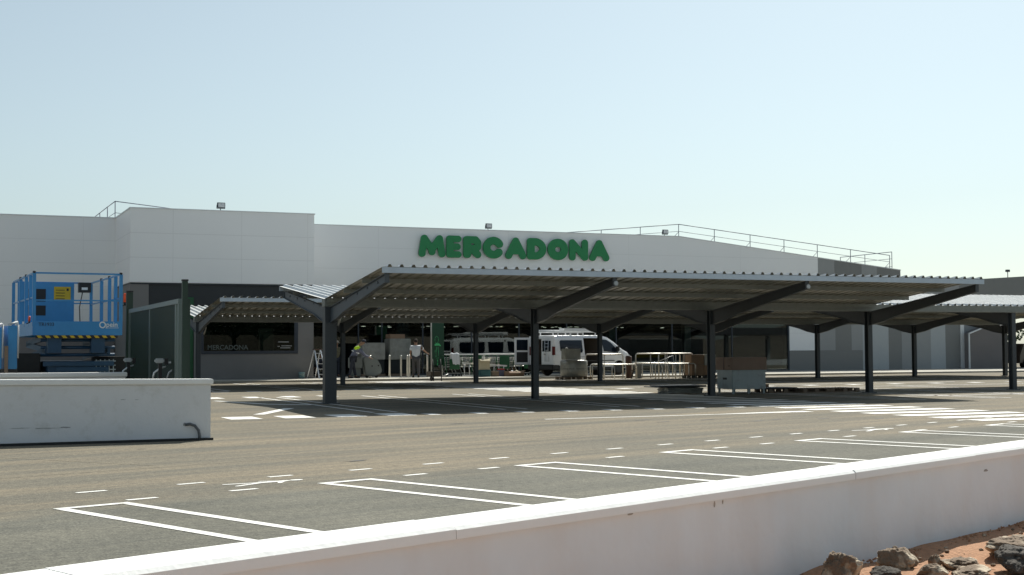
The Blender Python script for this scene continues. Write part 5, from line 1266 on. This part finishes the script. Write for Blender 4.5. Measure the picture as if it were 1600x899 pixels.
def person(label, loc, rz, J, top_m, leg_m, head_kind, sleeves='short', sc=1.0, vest=False):
    """J: joints in local space, x = facing direction right hand..., person faces +x; z up"""
    t = thing('person', label, 'person', loc, rz); t.scale = (sc, sc, sc)
    g_ = lambda n: Vector(J[n])
    pel, che, nk, hd = g_('pelvis'), g_('chest'), g_('neck'), g_('head')
    V = [(*pel, .135, .15)]; E = []
    def add(p, r, par, r2=None): V.append((*p, r, r2 or r)); E.append((par, len(V)-1)); return len(V)-1
    mid = (pel+che)/2
    a = add(mid, .11, 0, .10); c = add(che, .11, a, .09); n = add(nk, .055, c); 
    up = (hd-nk).normalized(); h0 = add(hd-up*.05, .075, n, .085); h1 = add(hd+up*.03, .085, h0, .098); h2 = add(hd+up*.10, .06, h1, .07)
    fwd = Vector(J.get('face', (1, 0, 0))); sidev = up.cross(fwd).normalized()
    for s in ('l', 'r'):
        sh, el, wr = g_(s+'_sh'), g_(s+'_el'), g_(s+'_wr')
        i1 = add(sh, .050, c); i2 = add((sh+el)/2, .046, i1); i3 = add(el, .040, i2); i4 = add((el+wr)/2, .036, i3); i5 = add(wr, .026, i4, .022)
        hand(V, E, i5, wr, wr-el, sidev if s == 'l' else -sidev)
        hp, kn, an, toe = g_(s+'_hp'), g_(s+'_kn'), g_(s+'_an'), g_(s+'_to')
        j1 = add(hp, .095, 0); j2 = add((hp+kn)/2, .078, j1); j3 = add(kn, .058, j2); j4 = add((kn*.6+an*.4), .055, j3); j5 = add(an, .036, j4); j6 = add(toe, .038, j5)
    body = skin_mesh('body', V, E, 'skin', t, 1)
    # face: nose, ears, eyes
    fb = MB(); fp = hd+fwd.normalized()*.092
    fb.tube([fp+up*.02, fp+fwd.normalized()*.022-up*.02], .012, 6, rs=[.008, .014])
    for s in (-1, 1): fb.lathe([(0.02, -.006), (0.024, 0), (0.01, .008)], 8, None, c=tuple(hd+sidev*.085*s), axis='y')
    fb.build('face', 'skin', t)
    fb = MB()
    for s in (-1, 1): fb.lathe([(.009, -.003), (.009, .003)], 8, None, c=tuple(fp+sidev*.03*s+up*.025-fwd.normalized()*.008), axis='x')
    fb.box(fp.x-.012, fp.x-.002, fp.y-.02, fp.y+.02, fp.z-.052, fp.z-.046); fb.build('eyes', 'hair', t)
    # shirt
    V = [(*mid, .168, .158)]; E = []
    a = add(pel+Vector((0, 0, .0)), .170, 0, .18); c = add(che, .195, 0, .165); add(nk-up*.02, .085, c)
    for s in ('l', 'r'):
        sh, el, wr = g_(s+'_sh'), g_(s+'_el'), g_(s+'_wr')
        i1 = add(sh, .098, c); i2 = add(sh*.35+el*.65, .072, i1)
        if sleeves == 'long': i3 = add(el, .056, i2); add(el*.15+wr*.85, .042, i3)
    skin_mesh('shirt', V, E, top_m, t, 1)
    if vest:
        V = [(*(mid*.4+che*.6), .198, .180)]; E = []; c = add(che+Vector((0, 0, .03)), .205, 0, .176)
        for s in ('l', 'r'): sh, el = g_(s+'_sh'), g_(s+'_el'); i1 = add(sh, .106, c); add(sh*.6+el*.4, .085, i1)
        skin_mesh('hi_vis_top', V, E, 'hivis', t, 1)
        rb = MB(); c0 = mid*.75+che*.25; ax = (che-mid).normalized(); e1 = sidev; e2 = ax.cross(e1)
        rb.tube([c0+e1*.180*math.cos(k*math.pi/8)+e2*.170*math.sin(k*math.pi/8) for k in range(17)], .022, 6); rb.build('reflective_band', 'flashing', t)
    # trousers
    V = [(*(pel), .150, .165)]; E = []
    for s in ('l', 'r'):
        hp, kn, an = g_(s+'_hp'), g_(s+'_kn'), g_(s+'_an')
        j1 = add(hp, .112, 0); j2 = add((hp+kn)/2, .096, j1); j3 = add(kn, .078, j2); j4 = add((kn+an)/2, .070, j3); add(an+Vector((0, 0, .03)), .062, j4)
    skin_mesh('trousers', V, E, leg_m, t, 1)
    for s in ('l', 'r'):
        an, toe = g_(s+'_an'), g_(s+'_to'); dd = (toe-an); dd.z = 0; dd.normalize()
        f = MB(); b0 = Vector((an.x, an.y, 0)); q = b0-dd*.06; e = b0+dd*.20; sdv = Vector((-dd.y, dd.x, 0))
        pts = [q+sdv*.035, q-sdv*.035, b0+dd*.1-sdv*.048, e-sdv*.03, e+sdv*.03, b0+dd*.1+sdv*.048]; hts = [.09, .09, .075, .045, .045, .075]
        zb = an.z-.07
        f.poly([p+Vector((0, 0, zb)) for p in pts]+[p+Vector((0, 0, zb+h)) for p, h in zip(pts, hts)], [(5,4,3,2,1,0), (6,7,8,9,10,11)]+[(i, (i+1) % 6, 6+(i+1) % 6, 6+i) for i in range(6)])
        f.build('shoe', 'shoe', t, bevel=0.01)
    if head_kind[0] == 'hair':
        hm = MB(); bmesh.ops.create_icosphere(hm.bm, subdivisions=3, radius=0.103)
        for vv in hm.bm.verts: vv.co = Vector(hd+up*.045-fwd.normalized()*.022) + Vector((vv.co.x, vv.co.y*.88, vv.co.z*.95))
        hm.build('hair', head_kind[1], t, smooth=True)
    else:
        hm = MB(); c0 = hd+up*.06
        hm.lathe([(.108, 0), (.105, .05), (.075, .095), (.01, .11)], 18, None, c=tuple(c0)); 
        if head_kind[0] == 'hat': hm.lathe([(.10, -.004), (.19, -.012), (.19, -.004), (.10, .008)], 20, None, c=tuple(c0))
        else: hm.poly([c0+fwd*.07+sidev*.075, c0+fwd*.07-sidev*.075, c0+fwd*.19-sidev*.05-up*.01, c0+fwd*.19+sidev*.05-up*.01, c0+fwd*.07+sidev*.075+up*.015, c0+fwd*.07-sidev*.075+up*.015, c0+fwd*.19-sidev*.05, c0+fwd*.19+sidev*.05], [(3,2,1,0), (4,5,6,7), (0,1,5,4), (1,2,6,5), (2,3,7,6), (3,0,4,7)])
        hm.build('hat' if head_kind[0] == 'hat' else 'cap', head_kind[1], t, smooth=False)
    return t

def stand(arms=None, lean=0.0, step=0.05):
    sl = math.sin(lean); cl = math.cos(lean); H0 = Vector((0, 0, .93))
    q = lambda h, y=0, x=0: tuple(H0 + Vector((sl*h + x*cl, y, cl*h - x*sl)))
    J = dict(pelvis=tuple(H0), chest=q(.40), neck=q(.55, 0, .0), head=(q(.70)[0]+.02, 0, q(.70)[2]),
             l_sh=q(.47, .19), r_sh=q(.47, -.19), l_el=q(.18, .25, .03), r_el=q(.18, -.25, .03), l_wr=q(-.07, .25, .10), r_wr=q(-.07, -.25, .10),
             l_hp=(0, .09, .88), r_hp=(0, -.09, .88), l_kn=(.03, .10, .49), r_kn=(.03-step, -.10, .49), l_an=(0+step, .11, .08), r_an=(-step*1.5, -.11, .08),
             l_to=(.14+step, .13, .04), r_to=(.14-step*1.5, -.13, .04))
    if arms: J.update(arms)
    return J
# faces away from the street, right arm stretched out to the right
person('man in white T-shirt seen from behind, one arm held out to the right', (11.72, 27.0, GZ), R_(75),
       stand({'r_el': (.22, -.42, 1.20), 'r_wr': (.42, -.55, 1.12), 'l_el': (.04, .25, 1.13), 'l_wr': (.20, .22, .98)}, 0.04, 0.06), 'tshirt', 'trouser_grey', ('hair', 'hair'), sc=1.02)
person('worker in yellow top and cap bending forward over the grey machine', (8.72, 27.1, GZ), R_(-12),
       stand({'r_el': (.50, -.22, 1.02), 'r_wr': (.72, -.16, .92), 'l_el': (.50, .22, 1.02), 'l_wr': (.72, .16, .92), 'head': (.42, 0, 1.58), 'face': (.9, 0, -.4)}, 0.42, 0.12), 'grey_cloth', 'trouser_navy', ('cap', 'trouser_navy'), 'long', 1.03, vest=True)
person('person in beige brimmed hat standing in shade behind the first front post', (8.85, 30.4, GZ), R_(-80), stand({}, 0.05), 'khaki', 'trouser_navy', ('hat', 'beige'), 'long', 0.98)
# crouching figure behind the step ladder
cr = dict(pelvis=(-.15, 0, .45), chest=(.08, 0, .80), neck=(.16, 0, .94), head=(.22, 0, 1.06), l_sh=(.12, .19, .86), r_sh=(.12, -.19, .86), l_el=(.34, .24, .62), r_el=(.34, -.24, .62),
          l_wr=(.55, .16, .58), r_wr=(.55, -.16, .58), l_hp=(-.14, .09, .42), r_hp=(-.14, -.09, .42), l_kn=(.26, .16, .50), r_kn=(.24, -.14, .46), l_an=(.08, .16, .08), r_an=(.02, -.14, .08), l_to=(.22, .17, .04), r_to=(.16, -.15, .04))
person('person in grey cap crouching in the dark entrance behind the step ladder', (7.75, 29.6, GZ), R_(-60), cr, 'trouser_navy', 'trouser_navy', ('cap', 'cap_grey'), 'long', 1.0)

# wrapped goods inside the entrance
for (u, v, w, d, h, l) in ((10.2, 30.6, 1.2, 0.9, 1.65, 'tall film wrapped pallet load in the shade behind the grey machine'), (11.7, 30.8, 1.1, 0.9, 1.85, 'taller wrapped pallet load in the shade, topped with brown carton')):
    t = thing('wrapped_pallet_load', l, 'pallet load', (u, v, GZ))
    mb = MB(); mb.box(0, w, 0, d, 0.82, h); mb.build('load', 'film', t, bevel=0.03)
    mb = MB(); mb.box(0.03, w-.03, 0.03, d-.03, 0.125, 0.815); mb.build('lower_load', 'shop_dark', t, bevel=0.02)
    mb = MB(); mb.box(0, w, 0, d, 0.0, 0.02); mb.box(0, w, 0, .1, .02, .12); mb.box(0, w, d-.1, d, .02, .12); mb.build('pallet_base', 'wood', t)
    if h > 1.7:
        mb = MB(); mb.box(0.05, w-.3, 0.05, d-.05, h+.002, h+.22); mb.build('top_carton', 'carton', t, bevel=0.01)

# ------------------------------------------------------------------ rocks outside the wall
def rock(label, u, v, sx, sy, sz, seed, zb=-0.2, rz=0, sink=0.3, m='rock'):
    mb = MB(); rr = random.Random(seed); bmesh.ops.create_icosphere(mb.bm, subdivisions=5, radius=1.0)
    from mathutils import noise as ns
    off = Vector((seed*3.1, seed*1.7, seed*.9))
    for vv in mb.bm.verts:
        p = vv.co.copy(); n1 = ns.noise(p*1.1+off); n2 = ns.noise(p*2.6+off*2); n3 = ns.noise(p*7+off)
        r = 1+.40*n1+.24*n2+.12*n3+.07*ns.noise(p*15+off)-.10*max(0, ns.noise(p*5+off*3)-.25)
        # chisel flat facets
        q = p*r
        for k in range(5):
            ax = Vector((math.sin(seed+k*2.1), math.cos(seed*1.3+k*1.7), math.sin(k*2.9+seed*.7))).normalized(); dd = q.dot(ax)-0.78
            if dd > 0: q -= ax*dd*0.85
        vv.co = Vector((q.x*sx, q.y*sy, q.z*sz))
    o = mb.build('rock', m, None, smooth=True, loc=(u, v, zb+sz*(1-sink)), rz=rz)
    for p in o.data.polygons: p.use_smooth = True
    tag(o, label, 'rock', 'rocks beside the street wall'); return o
rock('tall peaked brown rock, leftmost at the bottom edge', -3.92, -26.03, .12, .12, .115, 1, rz=.4)
rock('round brown rock against the foot of the wall', -3.29, -25.80, .16, .11, .095, 2, rz=.2)
rock('small grey rock wedged between the two brown rocks', -3.56, -26.02, .10, .08, .05, 3, m='rock_dark')
rock('small dark rock in front of the round brown rock', -3.24, -26.10, .12, .08, .05, 4)
rock('flat pale rock lying in the middle of the soil', -2.84, -25.92, .18, .13, .045, 5, rz=.6)
rock('big white topped rock with dark underside at the right edge', -2.05, -25.58, .28, .17, .085, 6, rz=.35)
rock('dark jagged rock at the bottom right corner', -2.52, -26.14, .27, .14, .10, 7, rz=.5, m='rock_dark')
rock('pale slab behind the dark jagged rock', -2.12, -25.93, .22, .12, .05, 8, rz=.4)
rock('white flat rock at the bottom edge centre', -3.02, -26.22, .22, .11, .04, 9, rz=.45)
rock('small brown stone beside the round brown rock', -2.95, -25.78, .05, .05, .05, 10)
rr = random.Random(17)
pb = MB()
for k in range(240):
    u = rr.uniform(-4.4, 0.5); v = wall_v(u) - rr.uniform(-0.02, 2.2)**1.0; s = rr.uniform(.006, .022)
    base = len(pb.bm.verts); r_ = bmesh.ops.create_icosphere(pb.bm, subdivisions=1, radius=s)
    for vv in r_['verts']: vv.co = Vector((u+vv.co.x*rr.uniform(.8, 1.3), v+vv.co.y, -0.185+vv.co.z*.7))
pb.build('gravel', 'rock', kind='stuff')
pb = MB()
for k in range(260):
    u = rr.uniform(-4.4, 0.8); v = wall_v(u) + 0.03 - abs(rr.gauss(0, .07)); s = rr.uniform(.003, .012)
    r_ = bmesh.ops.create_icosphere(pb.bm, subdivisions=1, radius=s)
    for vv in r_['verts']: vv.co = Vector((u+vv.co.x*rr.uniform(.6, 1.6), v+vv.co.y, -0.185+vv.co.z*rr.uniform(.5, 1.3)))
pb.build('soil_crumbs', 'soil', kind='stuff')

# ------------------------------------------------------------------ far right: tree and parked vehicle beyond the shop
def bush(label, u, v, h, seed, r=2.0, name='tree', cat='tree'):
    t = thing(name, label, cat, (u, v, -0.25)); rr = random.Random(seed)
    b = MB(); b.tube([(0, 0, 0), (0.1, 0, h*.4), (0.0, 0.1, h*.8)], 0.2, 8, rs=[.22, .15, .06])
    for k in range(4):
        a = k*1.6; b.tube([(0.05, 0, h*.35), (r*.5*math.cos(a), r*.5*math.sin(a), h*.7)], .08, 6, rs=[.1, .04])
    b.build('trunk', 'bark', t)
    c = MB(); cl = [(rr.uniform(-r, r)*.7, rr.uniform(-r, r)*.7, h*rr.uniform(.45, .95), rr.uniform(.35, .7)*r*.6) for _ in range(12)]
    for k in range(1500):
        x, y, z, q = rr.choice(cl); d = Vector((rr.gauss(0, 1), rr.gauss(0, 1), rr.gauss(0, 1))).normalized()*q*rr.uniform(.6, 1.05); p = Vector((x, y, z))+d; s = rr.uniform(.08, .2)
        e1 = Vector((rr.gauss(0, 1), rr.gauss(0, 1), rr.gauss(0, 1))).normalized(); e2 = e1.cross(Vector((rr.gauss(0, 1), rr.gauss(0, 1), rr.gauss(0, 1)))).normalized()
        c.poly([p-e1*s, p+e2*s*.6, p+e1*s, p-e2*s*.6], [(0, 1, 2, 3)])
    c.build('crown', 'foliage', t)
bush('green leafy tree behind the dark vehicle at the right edge', 66.5, 52, 4.2, 1)
bush('second low green tree at the right edge, half outside the photo', 70.5, 53, 3.4, 2)
t = thing('parked_vehicle', 'dark brown parked vehicle at the far right beyond the canopies', 'car', (54.2, 33.3, 0), 0.3)
b = MB(); b.prism([(0, 0.35), (4.4, 0.35), (4.5, 0.8), (3.5, 1.0), (2.9, 1.55), (0.5, 1.6), (0.1, 1.0), (0, .8)], 'y', 0, 1.75); b.build('body', 'brown_car', t, bevel=0.06)
b = MB(); b.prism([(0.6, 1.05), (3.2, 1.05), (2.75, 1.48), (0.7, 1.5)], 'y', -0.01, 1.76); b.build('side_window', 'car_glass', t)
for x in (0.85, 3.6):
    for y in (0.0, 1.75):
        b = MB(); b.lathe([(0.18, -.1), (0.32, -.1), (0.33, 0), (0.32, .1), (0.18, .1)], 20, None, c=(x, y, .33), axis='y'); wh = b.build('wheel', 'tyre', t)
        b = MB(); b.lathe([(0.17, -.105), (0.17, .105)], 14, None, c=(x, y, .33), axis='y'); b.build('rim', 'flashing', wh)

# ------------------------------------------------------------------ filling station across the street (seen mirrored in the shop glass)
t = thing('filling_station', 'dark roofed filling station with orange band mirrored in the right shop glass', 'building', (74, -62, -0.25))
b = MB(); b.box(0, 30, -8, 0, 3.6, 4.6); b.build('forecourt_roof', 'van_dark', t)
b = MB(); b.box(8, 20, -14, -9, 0, 3.2); b.build('kiosk', 'stripe_c', t)
b = MB(); b.box(9, 15, -8.9, -8.8, 0.5, 1.1); b.build('orange_band', 'yellow', t)
for x in (3, 12, 21, 28):
    b = MB(); b.box(x, x+.5, -5, -4.5, 0, 3.6); b.build('column', 'stripe_c', t)
